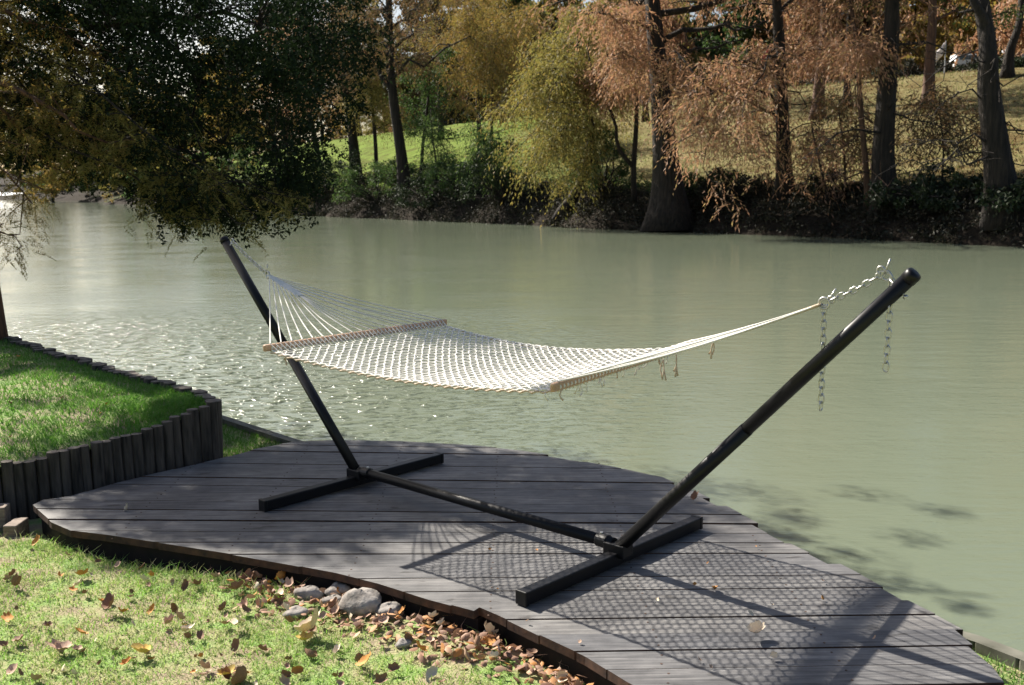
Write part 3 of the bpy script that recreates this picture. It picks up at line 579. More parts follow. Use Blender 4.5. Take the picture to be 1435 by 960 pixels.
# ------------------------------------------------------------------ near bank
SW = [A3(-60, 62), A3(-12, 17.6), A3(-5.2, 10.9), A3(-2.314, 7.904), A3(-1.594, 7.114), A3(-.3, 5.75), A3(1.3, 4.2), A3(1.755, 3.751), A3(1.857, 3.597), A3(2.6, 2.3), A3(7, -5), A3(40, -60)]
SWc = np.array([p for p in SW])
GZ = -.15
GZN = GZ+.055
FRX = np.array([-2.6, -1.9, -1.2, -.6, -.15, .3, .8]); FRY = np.array([5.2, 4.7, 4.45, 4.15, 3.85, 3.3, 2.6])
def gnoise(x, y):
    dd = np.interp(x, FRX, FRY)-y; t = np.clip((dd+.12)/.2, 0, 1); return .012*vnoise(x, y, 4, 1)+.006*vnoise(x, y, 13, 4)+.055*t*t*(3-2*t)*np.clip((1.2-x)/.4, 0, 1)
gm = MB(); gp = [(p[0], p[1]) for p in SW]+[(-200, -60), (-200, 62)]
# fine grid patch in front, coarse sheet around
def in_near(x, y):
    """landward side of the river wall"""
    ins = np.ones(np.shape(x), bool); yy = np.interp(x, SWc[:, 0], SWc[:, 1]); return y < yy
gx = np.unique(np.concatenate([np.arange(-200, -6, 8), np.arange(-6, 3.2, .08), np.array([3.2, 5, 8, 14, 25, 40])])); V = []; F = []
gyN = 90
for i, x in enumerate(gx):
    ytop = float(np.interp(x, SWc[:, 0], SWc[:, 1]))
    lo = min(1.5, ytop-1) if ytop > 0 else -70
    col = np.concatenate([[-70, -30, -8], np.linspace(lo, ytop, gyN)]) if ytop > -5 else np.linspace(-70, ytop, gyN+3)
    for y in col: V.append((x, y, GZ+(float(gnoise(x, y)) if -6 < x < 3.2 else 0)))
k = gyN+3; F = [(i*k+j, (i+1)*k+j, (i+1)*k+j+1, i*k+j+1) for i in range(len(gx)-1) for j in range(k-1)]
gm.add(V, F); tag(gm.build('near_ground', 'soil', smooth=True), kind='structure')
# river wall with concrete lip
wm = MB(); off = []
for i in range(len(SW)):
    d = SW[min(i+1, len(SW)-1)]-SW[max(i-1, 0)]; d = d/np.linalg.norm(d); off.append(A3(-d[1], d[0]))
for i in range(len(SW)-1):
    a, b_ = SW[i]-off[i]*.035, SW[i+1]-off[i+1]*.035; c_, d_ = SW[i+1]+off[i+1]*.03, SW[i]+off[i]*.03
    wm.prism([a, b_, c_, d_], -2.2, -.105)
tag(wm.build('river_wall', 'concrete', bevel=.01), 'low concrete river wall edging the near lawn below the deck', 'river wall')

# terrace held by log palisade
CR = A3(-1.84, 6.26)
FRONT = [CR, A3(-2.2, 5.93), A3(-2.75, 5.45), A3(-3.4, 5.0), A3(-4.6, 4.3), A3(-9, 3.0)]
BACK = [CR, A3(-2.05, 6.62), A3(-2.45, 7.02), A3(-2.96, 7.52), A3(-3.8, 8.36), A3(-4.6, 9.25), A3(-6, 11), A3(-13, 17)]
def along(poly, step):
    P = np.array(poly); t = np.r_[0, np.cumsum(np.linalg.norm(np.diff(P, axis=0), axis=1))]; u = np.arange(0, t[-1], step)
    return [A3(np.interp(x, t, P[:, 0]), np.interp(x, t, P[:, 1])) for x in u]
def ftop(x): return float(np.interp(x, [-9, -4.6, -2.85, -2.75, -2.5, -2.2, -1.84], [.3, .24, .2, .195, .2, .22, .335]))
def btop(x): return float(np.interp(x, [-13, -6, -4.6, -2.96, -1.84], [.5, .42, .37, .345, .335]))
pal = thing('log_palisade', (CR[0], CR[1], GZ), 'weathered upright log palisade holding up the green lawn terrace', 'retaining wall')
def log(p, z0, z1, r, tilt=0):
    lm = MB(); q = A3(p[0], p[1], 0); n_ = 5; pts = [A3(p[0]+tilt*(k_/4)*.03, p[1], lerp(z0, z1, k_/4)) for k_ in range(5)]
    lm.tube(pts, [r*1.02, r, r*1.01, r, r*.97], 10, cap=False, lump=.05)
    k_ = len(lm.v); top = pts[-1]; ring = lm.v[k_-10:]; lm.add(ring+[tuple(top+UP*.004)], [(i, (i+1) % 10, 10) for i in range(10)], 1)
    o = lm.build('log', ['log', 'log_top'], pal, smooth=False)
    return o
fl = along(FRONT, .06)
for i, p in enumerate(fl[:52]):
    z = ftop(p[0])+random.uniform(-.005, .005)-(.025 if -2.72 < p[0] < -2.6 else 0); log(p, -.4, z, .034*random.uniform(.92, 1.08), random.uniform(-.3, .3))
bl = along(BACK, .085)
for i, p in enumerate(bl[1:56]):
    log(p, -.5, btop(p[0])+random.uniform(-.008, .008), .05*random.uniform(.85, 1.1), random.uniform(-1, 1))
tm = MB(); nu = 60; nv = 40; V = []
fpt = np.array(FRONT); bpt = np.array(BACK)
def polyat(P, u):
    s = np.r_[0, np.cumsum(np.linalg.norm(np.diff(P, axis=0), axis=1))]; return np.array([np.interp(u*s[-1], s, P[:, 0]), np.interp(u*s[-1], s, P[:, 1])])
def terr(u, v):
    a, b_ = polyat(fpt, u**1.3), polyat(bpt, u**1.3); p = lerp(a, b_, v); za, zb = ftop(a[0])-.03, btop(b_[0])-.035
    return A3(p[0], p[1], lerp(za, zb, v**.7)+.012*float(vnoise(p[0], p[1], 5, 2))*min(1, v*5, (1-v)*5)+.05*math.sin(PI*v)*min(1, u*4))
for i in range(nu):
    for j in range(nv): V.append(terr(i/(nu-1), j/(nv-1)))
tm.add(V, [(i*nv+j, i*nv+j+1, (i+1)*nv+j+1, (i+1)*nv+j) for i in range(nu-1) for j in range(nv-1)])
tag(tm.build('terrace_ground', 'soil', smooth=True), kind='structure')

# ------------------------------------------------------------------ deck
OUT = [(46, 709), (60, 702), (100, 696), (165, 676), (235, 660), (300, 645), (360, 629), (410, 620), (470, 617.5), (560, 619), (655, 625), (720, 632), (780, 641), (860, 655), (925, 670), (970, 692), (1010, 713), (1050, 735), (1085, 754), (1130, 776), (1180, 802), (1215, 822), (1250, 842), (1290, 862), (1330, 884), (1390, 935), (1410, 962), (1440, 1030), (1200, 1130), (1040, 1040), (880, 958), (820, 921), (760, 893), (700, 864), (672, 852), (664, 857), (600, 840), (530, 818), (470, 803), (400, 790), (320, 776), (230, 762), (150, 750), (100, 744), (72, 732)]
DP = [onz(x, y, 0)[:2] for x, y in OUT]
def slope(y): return float(np.interp(y, [3.4, 4.2, 5.0, 6.4], [.004, -.02, -.075, -.125]))
def clip(poly, p0, nrm):
    out = []
    for i in range(len(poly)):
        a, b_ = poly[i], poly[(i+1) % len(poly)]; da, db = (a-p0)@nrm, (b_-p0)@nrm
        if da >= 0: out.append(a)
        if (da >= 0) != (db >= 0): out.append(lerp(a, b_, da/(da-db)))
    return out
deck = thing('wooden_deck', (0, 4.6, 0), 'low weathered dark grey plank deck with a curved edge beside the river', 'deck')
dm = MB(); seams = np.arange(1.9, 7.4, .142); lift = 0
for i in range(len(seams)-1):
    y0, y1 = seams[i]+.0028, seams[i+1]-.0028-random.choice([0, .001, .002, .004, .006]); m0, m1 = slope(seams[i]), slope(seams[i+1])
    n0 = A3(-m0, 1)/math.hypot(m0, 1); n1 = A3(m1, -1)/math.hypot(m1, 1)
    pl = clip(clip([p.copy() for p in DP], A3(0, y0), n0), A3(0, y1), n1)
    if len(pl) < 3: continue
    lift = random.uniform(-.003, .003)+(.005 if random.random() < .3 else 0)
    # board ends wander a little past the curve
    ex = random.choice([0, .01, .02, .045, .06]); xm = sum(p[0] for p in pl)/len(pl); pl = [A3(p[0]+(ex if p[0] > xm+.25 and p[1] > 3.4 else 0), p[1]) for p in pl]
    dm.prism(pl, -.034+lift, lift, 0, 1)
    for jx in np.arange(-1.9, 1.6, .6):
        for f_ in (.25, .75):
            yy_ = lerp(y0, y1, f_)+slope(lerp(y0, y1, .5))*jx; sx_ = jx+random.uniform(-.008, .008)
            if min(p[0] for p in pl)+.05 < sx_ < max(p[0] for p in pl)-.1: dm.tube([(sx_, yy_, lift-.002), (sx_, yy_, lift+.0012)], .0045, 7, mi=1)
dm.build('deck_boards', ['deck', 'deck_end'], deck)
fm = MB(); nD = len(DP); inw = []
for i in range(nD):
    d = DP[(i+1) % nD]-DP[i-1]; d = d/np.linalg.norm(d); nn_ = A3(-d[1], d[0]); nn_ = -nn_ if nn_@(np.mean(DP, 0)-DP[i]) < 0 else nn_; inw.append(nn_)
for i in range(nD):
    a, b_ = DP[i], DP[(i+1) % nD]; j = (i+1) % nD
    fm.prism([a+inw[i]*.035, b_+inw[j]*.035, b_+inw[j]*.06, a+inw[i]*.06], -.16, -.042)
fm.build('shaded_fascia', 'shaded_fascia', deck)  # dark strip that stands for the shaded gap below the boards
jm = MB()
for x in np.arange(-1.9, 1.2, .6):
    yc = []
    for i in range(nD):
        p, q_ = DP[i], DP[(i+1) % nD]
        if (p[0] > x) != (q_[0] > x): yc.append(lerp(p[1], q_[1], (x-p[0])/(q_[0]-p[0])))
    jm.box(A3(x, (min(yc)+max(yc))/2, -.10), A3(.02, 0, 0), A3(0, (max(yc)-min(yc))/2-.3, 0), A3(0, 0, .055))
jm.build('joist', 'deck_end', deck)
for x, y in ((-.6, 5.9), (.3, 5.2), (.9, 4.5)):
    q = MB(); q.box(A3(x, y, -.9), A3(.05, 0, 0), A3(0, .05, 0), A3(0, 0, .72)); q.build('post', 'timber', deck)

# timbers at the left end of the deck
def timber(name, label, c, ax, ay, az, mt, cat='timber'):
    q = MB(); q.box(c, ax, ay, az); o = q.build(name, mt, None, origin=tuple(map(float, c)), bevel=.006); return tag(o, label, cat)
d_ = A3(.86, .12, 0)/np.linalg.norm([.86, .12]); e_ = A3(-d_[1], d_[0], 0)
c1 = A3(-2.63, 5.17, -.035)
timber('landscape_timber', 'brown squared timber lying in front of the log palisade at the left edge', c1-d_*.6+A3(0, .06, 0), d_*.6, e_*.045, UP*.055, 'timber')
timber('landscape_timber', 'pale grey plank half buried in grass at the left edge below the brown timber', A3(-3.05, 4.96, -.125), d_*.52, e_*.07, UP*.018, 'timber_pale')
timber('wood_block', 'short stub of pale sawn wood at the left tip of the deck', A3(-2.55, 5.14, -.09), A3(.035, 0, 0), A3(0, .07, 0), UP*.05, 'timber', 'wood block')

# ------------------------------------------------------------------ hammock stand
SC = A3(-.20669, 4.92819, 0); YAW = -.76225; Bm, DO, HT = 1.7958, 1.23727, 1.31793
a_ = A3(math.cos(YAW), math.sin(YAW), 0); n_ = A3(-a_[1], a_[0], 0)
def SP(s, q, z): return SC+a_*s+n_*q+UP*z
DZ = .009
st = thing('hammock_stand', (SC[0], SC[1], DZ), 'black tubular steel hammock stand standing on the plank deck', 'hammock stand')
FT = .027
for sgn in (-1, 1):
    q = MB(); q.box(SP(sgn*Bm/2, 0, DZ+FT), a_*.027, n_*.60, UP*FT); q.build('foot', 'steel_black', st, bevel=.005)
    for e in (-1, 1):
        q = MB(); q.box(SP(sgn*Bm/2, e*.605, DZ+FT), a_*.0293, n_*.01, UP*(FT+.0025)); q.build('end_cap', 'steel_black', st, bevel=.004)
q = MB(); q.tube([SP(-Bm/2+.02, 0, .088), SP(Bm/2-.02, 0, .088)], .0255, 20); q.build('center_beam', 'steel_black', st, smooth=True, bevel=0)
for sgn in (-1, 1):
    b0 = SP(sgn*(Bm/2+.0), 0, .07); tp = SP(sgn*(Bm/2+DO), 0, HT); d = (tp-b0)/np.linalg.norm(tp-b0); L = np.linalg.norm(tp-b0)
    q = MB(); q.tube([b0, b0+d*L*.5], .028, 22); q.tube([b0+d*L*.5, b0+d*(L-.012)], .0262, 22); q.build('post', 'steel_black', st, smooth=True)
    q = MB(); q.tube([tp-d*.03, tp-d*.003, tp+d*.004, tp+d*.007], [.028, .0278, .024, .01], 22); q.build('post_cap', 'steel_black', st, smooth=True)
    q = MB(); q.box(SP(sgn*Bm/2, 0, .07), a_*.055, n_*.036, UP*.028); q.tube([SP(sgn*(Bm/2-.11), 0, .088), SP(sgn*(Bm/2-.05), 0, .088)], .031, 18); q.build('bracket', 'steel_black', st, bevel=.004)
    for e in (-.03, .03):
        q = MB(); q.tube([SP(sgn*(Bm/2-.09), 0, .115), SP(sgn*(Bm/2-.09), 0, .124)], [.009, .008], 6); q.build('bolt', 'zinc', st); break
    # eye bolt through the post, facing the hammock
    ec = tp-d*.075; inn = -a_*sgn; pr = unit(np.cross(d, n_)); pr = pr if pr@inn > 0 else -pr
    q = MB(); q.tube([ec-pr*.04, ec+pr*.045], .004, 8); q.tube([ec-pr*.042, ec-pr*.033], .009, 6)
    th = np.linspace(0, 2*PI, 17); R0 = ec+pr*.06; q.tube([R0+.016*(math.cos(t)*pr+math.sin(t)*d) for t in th], .0035, 6, cap=False); q.build('eyebolt', 'zinc', st, smooth=True)
    if sgn < 0: EYA = R0
    else: EYB = R0

# ------------------------------------------------------------------ chains
def link_mesh(name='link', L=.034, W=.02, r=.0027):
    pts = []; h = L/2-W/2
    for k_ in range(9): t = PI*k_/8-PI/2; pts.append((h+W/2*math.cos(t), W/2*math.sin(t), 0))
    for k_ in range(9): t = PI*k_/8+PI/2; pts.append((-h+W/2*math.cos(t), W/2*math.sin(t), 0))
    pts.append(pts[0]); q = MB(); q.tube(pts, r, 7, cap=False); return q
def chain(label, runs, r0):
    """runs: polylines; links laid end to end, alternately turned"""
    t = thing('chain', r0, label, 'chain', 'chains holding the hammock'); proto = None; k = 0
    for run in runs:
        p, q = A3(*run[0]), A3(*run[1]); d = q-p; L = np.linalg.norm(d); n = max(2, round(L/.0275)); d = d/L; ref = UP if abs(d[2]) < .9 else n_
        for i in range(n):
            c_ = p+d*(i+.5)*L/n
            if len(run) > 2: c_ = c_-UP*run[2]*4*((i+.5)/n)*(1-(i+.5)/n)
            x = Vector(d); s_ = Vector(np.cross(d, ref)); s_.normalize(); u_ = x.cross(s_)
            if i % 2: s_, u_ = u_, -s_
            if proto is None: ob = link_mesh().build('link', 'zinc', None, smooth=True); proto = ob
            else: ob = proto.copy(); COL.objects.link(ob)
            ob.parent = t; ob.rotation_euler = Matrix((x, s_, u_)).transposed().to_euler(); ob.location = Vector(c_)-t.location
    return t
def hook(t, c, d, flare=UP, L=.05):
    """S hook / open snap along d, with a free prong"""
    d = unit(d); s_ = unit(np.cross(d, n_)); q = MB(); pts = []
    for k_ in range(13): th = PI*1.35*k_/12-PI*.6; pts.append(c+d*(L*.3+.013*math.cos(th))+s_*(.013*math.sin(th)))
    for k_ in range(13): th = PI*1.35*k_/12+PI*.4; pts.append(c-d*(L*.3-.013*math.cos(th))+s_*(.013*math.sin(th)))
    q.tube(pts, .0036, 7); q.tube([c, c+unit(flare)*.055], [.0036, .003], 6); return q.build('hook', 'zinc', t, smooth=True)
RA = SP(-1.678, 0, 1.1228); RB = SP(1.817, 0, 1.197)
hkB = SP(2.03, 0, 1.315)
chA = chain('short taut chain from the left post down to the hammock ring', [(EYA, RA+unit(EYA-RA)*.02, .006)], EYA)
hook(chA, RA+unit(EYA-RA)*.012, EYA-RA, flare=UP*.8+a_*.2)
chB = chain('galvanised chain at the right post with two loose ends hanging down', [(RB+unit(hkB-RB)*.03, hkB, .008), (RB+A3(0, 0, -.01), RB+A3(0, 0, -.385)), (hkB+a_*.03+A3(0, 0, -.02), hkB+a_*.02+A3(0, 0, -.335))], EYB)
hook(chB, RB+unit(hkB-RB)*.015, hkB-RB, flare=UP*.8+a_*.5); hook(chB, lerp(hkB, EYB, .4), EYB-hkB, flare=UP*.9+a_*.3, L=.06)

# ------------------------------------------------------------------ hammock
hm = thing('hammock', SP(0, 0, .8), 'white rope net hammock with two wooden spreader bars strung on the black stand', 'hammock')
SA, SB = -.814, 1.035; HA, HB = .850, .887; HW = .60
BE = {'A': (A3(SA, -HW, HA), A3(SA, HW, HA)), 'B': (A3(1.056, -.59, .888), A3(.885, .575, .892))}
def barpt(k, v):
    p = lerp(BE[k][0], BE[k][1], (v+1)/2); return SP(p[0], p[1], p[2])
def surf(u, v):
    """u 0..1 along, v -1..1 across"""
    vv = v*(1-.04-.07*math.sin(PI*u)); p = lerp(lerp(BE['A'][0], BE['A'][1], (vv+1)/2), lerp(BE['B'][0], BE['B'][1], (vv+1)/2), lerp(.011, .989, u)); s, q = p[0], p[1]
    z = p[2]-.058*math.sin(PI*u)**.9-.035*math.sin(PI*u)*(1-v*v)
    return SP(s, q, z-.012)
def bar(k):
    q = MB(); p0, p1 = barpt(k, -1.015), barpt(k, 1.015); d = unit(p1-p0); sd = unit(np.cross(d, UP)); q.box((p0+p1)/2, (p1-p0)/2, sd*.011, np.cross(sd, d)*.017)
    return q.build('spreader_bar', 'oak', hm, bevel=.007)
bar('A'); bar('B')
NR = 44; NS = 68; amp = 1.0/NR
net = MB()
for j in range(NR):
    v0 = -1+2*(j+.5)/NR; pts = []
    for i in range(NS*2+1):
        u = i/(NS*2); ph = i % 4
        o = (amp*.46 if ph in (0, 3) else -amp*.46)*(1 if j % 2 else -1); o *= min(1, u*14, (1-u)*14)
        p = surf(u, v0+o*2); p = p+UP*.0015*math.sin(i*1.9+j)+n_*rng.normal()*.0016+a_*rng.normal()*.0025; pts.append(p)
    net.tube(pts, .003, 5, cap=False)
net.build('net', 'rope', hm, smooth=True)
for sgn in (-1, 1):
    for kk in range(2):
        q = MB(); pts = []
        for i in range(161):
            u = i/160; p = surf(u, sgn*(1+.012*kk)); p = p+n_*.0035*math.sin(u*180+kk*PI)+UP*(.0035*math.cos(u*180+kk*PI)-.004-.006*kk); pts.append(p)
        q.tube(pts, .0048, 6, cap=False); tag(q.build('border_rope', 'rope_tan' if kk else 'rope', hm, smooth=True))
# knots and lacing from net to the bars
for bk, u, sg in (('A', 0, 1), ('B', 1, -1)):
    lc = MB()
    for j in range(NR):
        v0 = -1+2*(j+.5)/NR; p = surf(u, v0); b_ = barpt(bk, v0*.97)-UP*.002
        lc.tube([b_+UP*.019-a_*0*sg, b_+a_*sg*.014+UP*.012, p+a_*sg*.03], .0026, 5, cap=False)
        for k_ in range(2): lc.tube([b_+n_*.004*k_+UP*.02, b_+n_*.004*k_+a_*.014*sg, b_+n_*.004*k_-UP*.02, b_+n_*.004*k_-a_*.014*sg, b_+n_*.004*k_+UP*.02], .0024, 5, cap=False)
    lc.build('lacing', 'rope', hm, smooth=True)
# suspension ropes and woven clew
def clew(s, h, R, sg):
    NSR = 19; ringdir = unit(R-SP(s, 0, h))
    axd = -ringdir
    tip = R+axd*.03; apex = R+axd*.34
    for j in range(NSR):
        v = -1+2*j/(NSR-1); t = 1-abs(v); st_ = lerp(tip, apex, t)+n_*v*.02*(.4+t)
        e = barpt('A' if sg < 0 else 'B', v*.95)+UP*.018; q = MB(); Q = np.array([lerp(st_, e, k_/7) for k_ in range(8)]); Q[:, 2] -= .012*rng.uniform(.2, 1.9)*np.sin(np.linspace(0, PI, 8))
        q.tube(Q, .0032, 5, cap=False); q.tube([e+n_*0, e-UP*.02-a_*.012*sg, e-UP*.038], .0026, 5, cap=False); q.build('suspension_rope', 'rope', hm, smooth=True)
    cm = MB()   # woven body: cords crossing to and fro over the bundle
    for j in range(9):
        pts = []
        for k_ in range(45):
            t = k_/44; wd = .006+.02*math.sin(PI*min(1, t*.75+.12)); pts.append(lerp(R+axd*.015, apex, t)+n_*wd*math.sin(t*26+j*.7)+UP*.004*math.cos(t*26+j*.7))
        cm.tube(pts, .0026, 5, cap=False)
    for j in range(5): cm.tube([R+axd*.01+n_*(j-2)*.004, lerp(R, apex, .5)+n_*(j-2)*.013, apex+n_*(j-2)*.009], .003, 5, cap=False)
    cm.build('woven_clew', 'rope' if sg < 0 else 'rope_tan', hm, smooth=True)
    q = MB(); th = np.linspace(0, 2*PI, 21); x = ringdir; y = unit(np.cross(n_, ringdir)); q.tube([R+.02*(math.cos(t)*x+math.sin(t)*y) for t in th], .0042, 8, cap=False); q.build('ring', 'zinc', hm, smooth=True)
clew(SA, HA, RA, -1); clew(SB, HB, RB, 1)
# loose rope tails
def tail(p, L, k=2, mt='rope_tan'):
    q = MB()
    for i in range(k):
        e = A3(*p)+A3(rng.normal()*.012, rng.normal()*.012, -L*rng.uniform(.6, 1.1)); mdl = (A3(*p)+e)/2+rng.normal(size=3)*.006
        q.tube(curve([A3(*p), mdl, e], 6), np.r_[np.full(4, .0026), .0032, .0042], 5)
    q.build('rope_tail', mt, hm, smooth=True)
for v, L, k in ((-.95, .07, 3), (.45, .03, 1), (-.5, .03, 1)): tail(surf(.03, v), L, k)
for i in range(13):
    v = -1.02+i*.13+rng.normal()*.03; tail(barpt('B', v)+a_*rng.normal()*.01-UP*.014, .03+.025*rng.uniform(), rng.integers(1, 3), random.choice(['rope', 'rope_tan']))
for t in (.12, .2, .42): tail(lerp(SP(SB, 0, HB), RB, t)+UP*.0, .09 if t < .3 else .07, 3)
tail(RA+(SP(SA, 0, HA)-RA)*.32, .075, 2, 'rope')

# ------------------------------------------------------------------ near trees
LIT = [(590, 742), (1000, 738), (1120, 765), (1440, 930), (1480, 1500), (-700, 1500), (-700, 775), (40, 775), (400, 830), (560, 838), (640, 800)]
HAM = [(560, 470), (1100, 440), (1000, 520), (800, 560), (520, 545)]
def inpoly(x, y, poly):
    ins = np.zeros(x.shape, bool); n = len(poly)
    for i in range(n):
        x1, y1 = poly[i]; x2, y2 = poly[(i+1) % n]; c_ = (y1 > y) != (y2 > y)
        with np.errstate(all='ignore'): xi = (x2-x1)*(y-y1)/(y2-y1+1e-12)+x1
        ins ^= c_ & (x < xi)
    return ins
def shade_ok(P, deck_only=False):
    """shapes the crowns: rejects clumps that would shade areas meant to be sunlit"""
    q = P-SD*(P[:, 2:3]/SD[2]); pj = proj(q); bad = inpoly(pj[:, 0], pj[:, 1], LIT) & (pj[:, 2] > 0)
    bad |= (q[:, 1] < 3.2)
    if deck_only: return ~bad
    q3 = P-SD*((P[:, 2:3]+1)/SD[2]); p3_ = proj(q3); bad |= (p3_[:, 0] > 620) & (p3_[:, 0] < 1700) & (p3_[:, 1] > 330) & (p3_[:, 2] > 0)
    q2 = P-SD*((P[:, 2:3]-.85)/SD[2]); pj = proj(q2); bad |= inpoly(pj[:, 0], pj[:, 1], HAM) & (pj[:, 2] > 0) & (rng.uniform(size=len(P)) < .85)
    return ~bad
nc = A3(-4.56, 9.0, .36)
ct = thing('cypress_tree', nc, 'near reddish cypress trunk at the left edge of the lawn terrace with yellowing sprigs', 'tree')
tm = MB(); fork = nc+A3(-.45, .5, 3.0)
tree_trunk(tm, curve([nc-UP*.2, nc+A3(-.06, .05, .9), nc+A3(-.2, .2, 2), fork], 12), .155, .11, 1.15, 16)
PLm = A3(-4.35, 8.5, 6.0); END = A3(-4.3, 10.4, 7.0)
tm.tube(curve([fork, fork+A3(-.8, 1.4, 1.2), fork+A3(-1, 3, 3)], 10), np.linspace(.08, .04, 10), 8)
cst = []
for q0, q1, rr in ((nc+A3(-.1, .1, 1.0), aty(30, 345, 8.6), .012), (nc+A3(-.2, .25, 1.9), aty(45, 285, 8.9), .02), (nc+A3(-.35, .4, 2.4), aty(150, 200, 9.5), .035), (fork, aty(110, 60, 10), .04), (nc+A3(-.3, .3, 2.2), aty(60, 230, 10.5), .03), (fork+A3(-.1, .2, .3), aty(200, 140, 12), .04), (fork, aty(160, 230, 13), .04)):
    B = wiggle(A3(*q0), A3(*q1), 9, .25, .07); tm.tube(B, np.linspace(rr, rr*.3, 9), 6)
    for u in np.linspace(.35, 1, 12 if rr > .015 else 4):
        c_ = pick(B, u); e = c_+unit(rng.normal(size=3)*A3(1, 1, .4))*(.4 if rr > .015 else .08); tm.tube([c_, e], [.008, .003], 4); cst += [c_, e, lerp(c_, e, .5)]
tm.build('trunk', 'bark_near', ct, smooth=True)
cst = np.array(cst); cst = cst[shade_ok(cst)]
def sprigs(starts, n_each, length, L, W):
    """flat feathered cypress sprigs: a rachis with two rows of needles"""
    S = np.repeat(starts, n_each, 0); k = len(S); S = S+rng.normal(size=(k, 3))*.07
    o = rng.normal(size=(k, 3)); o[:, 2] = rng.normal(size=k)*.4-.8; o = unit(o); R = unit(np.cross(o, rng.normal(size=(k, 3)))); out = []
    ln = length*rng.uniform(.5, 1.2, k)
    for i in range(12):
        t = (i+.5)/12
        for s_ in (-1, 1):
            P = S+o*(ln*t)[:, None]-UP*(.25*ln*t*t)[:, None]; out.append(leaves(P, o*.6+R*s_+rng.normal(size=(k, 3))*.15, L*(1.1-.6*t)*rng.uniform(.8, 1.2, k), W, .1))
    return np.concatenate(out)
npmesh('crown', sprigs(cst, 3, .2, .045, .008), QUAD, 'leaf_gold', ct)

# big dark evergreen, trunk out of frame to the left, canopy hanging over the river
oc = A3(-7.2, 11.5, .3)
ok_ = thing('evergreen_oak', oc, 'big dark evergreen tree whose canopy hangs over the river at upper left', 'tree')
tm = MB(); oh = oc+A3(.3, 0, 3.2)
tree_trunk(tm, curve([oc-UP*.4, oc+A3(.1, 0, 1.5), oh, oh+A3(.1, .1, 1.0)], 14), .3, .2, 1.4, 16)
MASS = [(170, -60), (165, 40), (185, 110), (175, 190), (210, 250), (222, 300), (262, 322), (300, 306), (345, 308), (375, 290), (398, 285), (405, 240), (452, 230), (440, 170), (500, 130), (470, 90), (455, 30), (420, -60)]
LEFT = [(-260, -60), (-260, 235), (-40, 245), (60, 225), (120, 250), (168, 245), (180, 120), (175, -60)]
def sample(poly, n, y0, y1, keep=1.0):
    P = np.array(poly, float); out = []
    while len(out) < n:
        x = rng.uniform(P[:, 0].min(), P[:, 0].max(), 800); y = rng.uniform(P[:, 1].min(), P[:, 1].max(), 800); g = inpoly(x, y, poly)
        for xx, yy in zip(x[g], y[g]):
            if rng.uniform() < keep: out.append(aty(xx, yy, rng.uniform(y0, y1)))
    return np.array(out[:n])
cl = sample(MASS, 330, 9.0, 12.0)
cl = np.concatenate([cl, sample([(400, -60), (520, -60), (505, 60), (530, 120), (490, 190), (470, 260), (420, 290), (400, 200)], 45, 9.5, 11.5), sample([(215, 240), (420, 230), (440, 285), (400, 312), (340, 322), (250, 322), (200, 295)], 22, 9.2, 10.6)])
cl = np.concatenate([cl, sample([(-200, -60), (-200, 215), (60, 205), (200, 235), (220, -60)], 200, 12, 14)])
cl = np.concatenate([cl, sample([(60, -80), (440, -80), (430, 120), (180, 200), (120, 60)], 130, 11.5, 13.5)])
hole = vnoise(cl[:, 0]*1.0, cl[:, 2]*1.3, 4.2, 6); cl = cl[(hole > -.24) | (cl[:, 1] > 11.3)]
cl = np.concatenate([cl, sample([(p[0]+0, p[1]-0) for p in LEFT], 330, 9.5, 12.5)])
# the crown above the picture
k = 620; up = np.c_[rng.uniform(-6.8, 0.2, k), rng.uniform(8.8, 13.5, k), rng.uniform(2.7, 7.5, k)]; e_c = A3(-3.6, 11.0, 3.6)
up = up[(((up-e_c)/A3(3.9, 2.7, 3.9))**2).sum(1) < 1]
pj = proj(up); up = up[(pj[:, 1] < -20)]
cl = np.concatenate([cl, up]); gT = cl-SD*((cl[:, 2:3]-.3)/SD[2]); pT = proj(gT); onT = inpoly(pT[:, 0], pT[:, 1], [(-300, 480), (0, 475), (300, 560), (150, 640), (-300, 700)]) & (rng.uniform(size=len(cl)) < .9) & (proj(cl)[:, 1] < -60)  # unseen clumps thinned so sun reaches the terrace
cl = cl[~onT]; okm = shade_ok(cl); inframe = (proj(cl)[:, 1] > -60)
for o_ in ((.35, 0, 0), (-.35, 0, 0), (0, .35, 0), (0, -.35, 0)): okm &= shade_ok(cl+A3(*o_))
cl = cl[okm | (inframe & (rng.uniform(size=len(cl)) < .92))]
SHD = [onz(x, y, 0)[:2] for x, y in [(60, 700), (300, 650), (470, 622), (780, 640), (930, 672), (1030, 725), (900, 735), (660, 715), (560, 735), (400, 775), (160, 742)]]
Gs = []
while len(Gs) < 300:
    g_ = A3(rng.uniform(-2.6, 1.3), rng.uniform(4.3, 6.5))
    if inpoly(np.array([g_[0]]), np.array([g_[1]]), [tuple(p) for p in SHD])[0]: z_ = rng.uniform(4.0, 7.5); Gs.append(A3(g_[0], g_[1], 0)+SD*z_/SD[2])
Gs = np.array(Gs); Gs = Gs[shade_ok(Gs, True)]; Gs = Gs[vnoise(Gs[:, 0], Gs[:, 1], 3, 1) > -.45]; Gs = Gs[proj(Gs)[:, 1] < -60]; cl = np.concatenate([cl, Gs])  # unseen leaf clumps added above the view to shade the deck
limbs = []
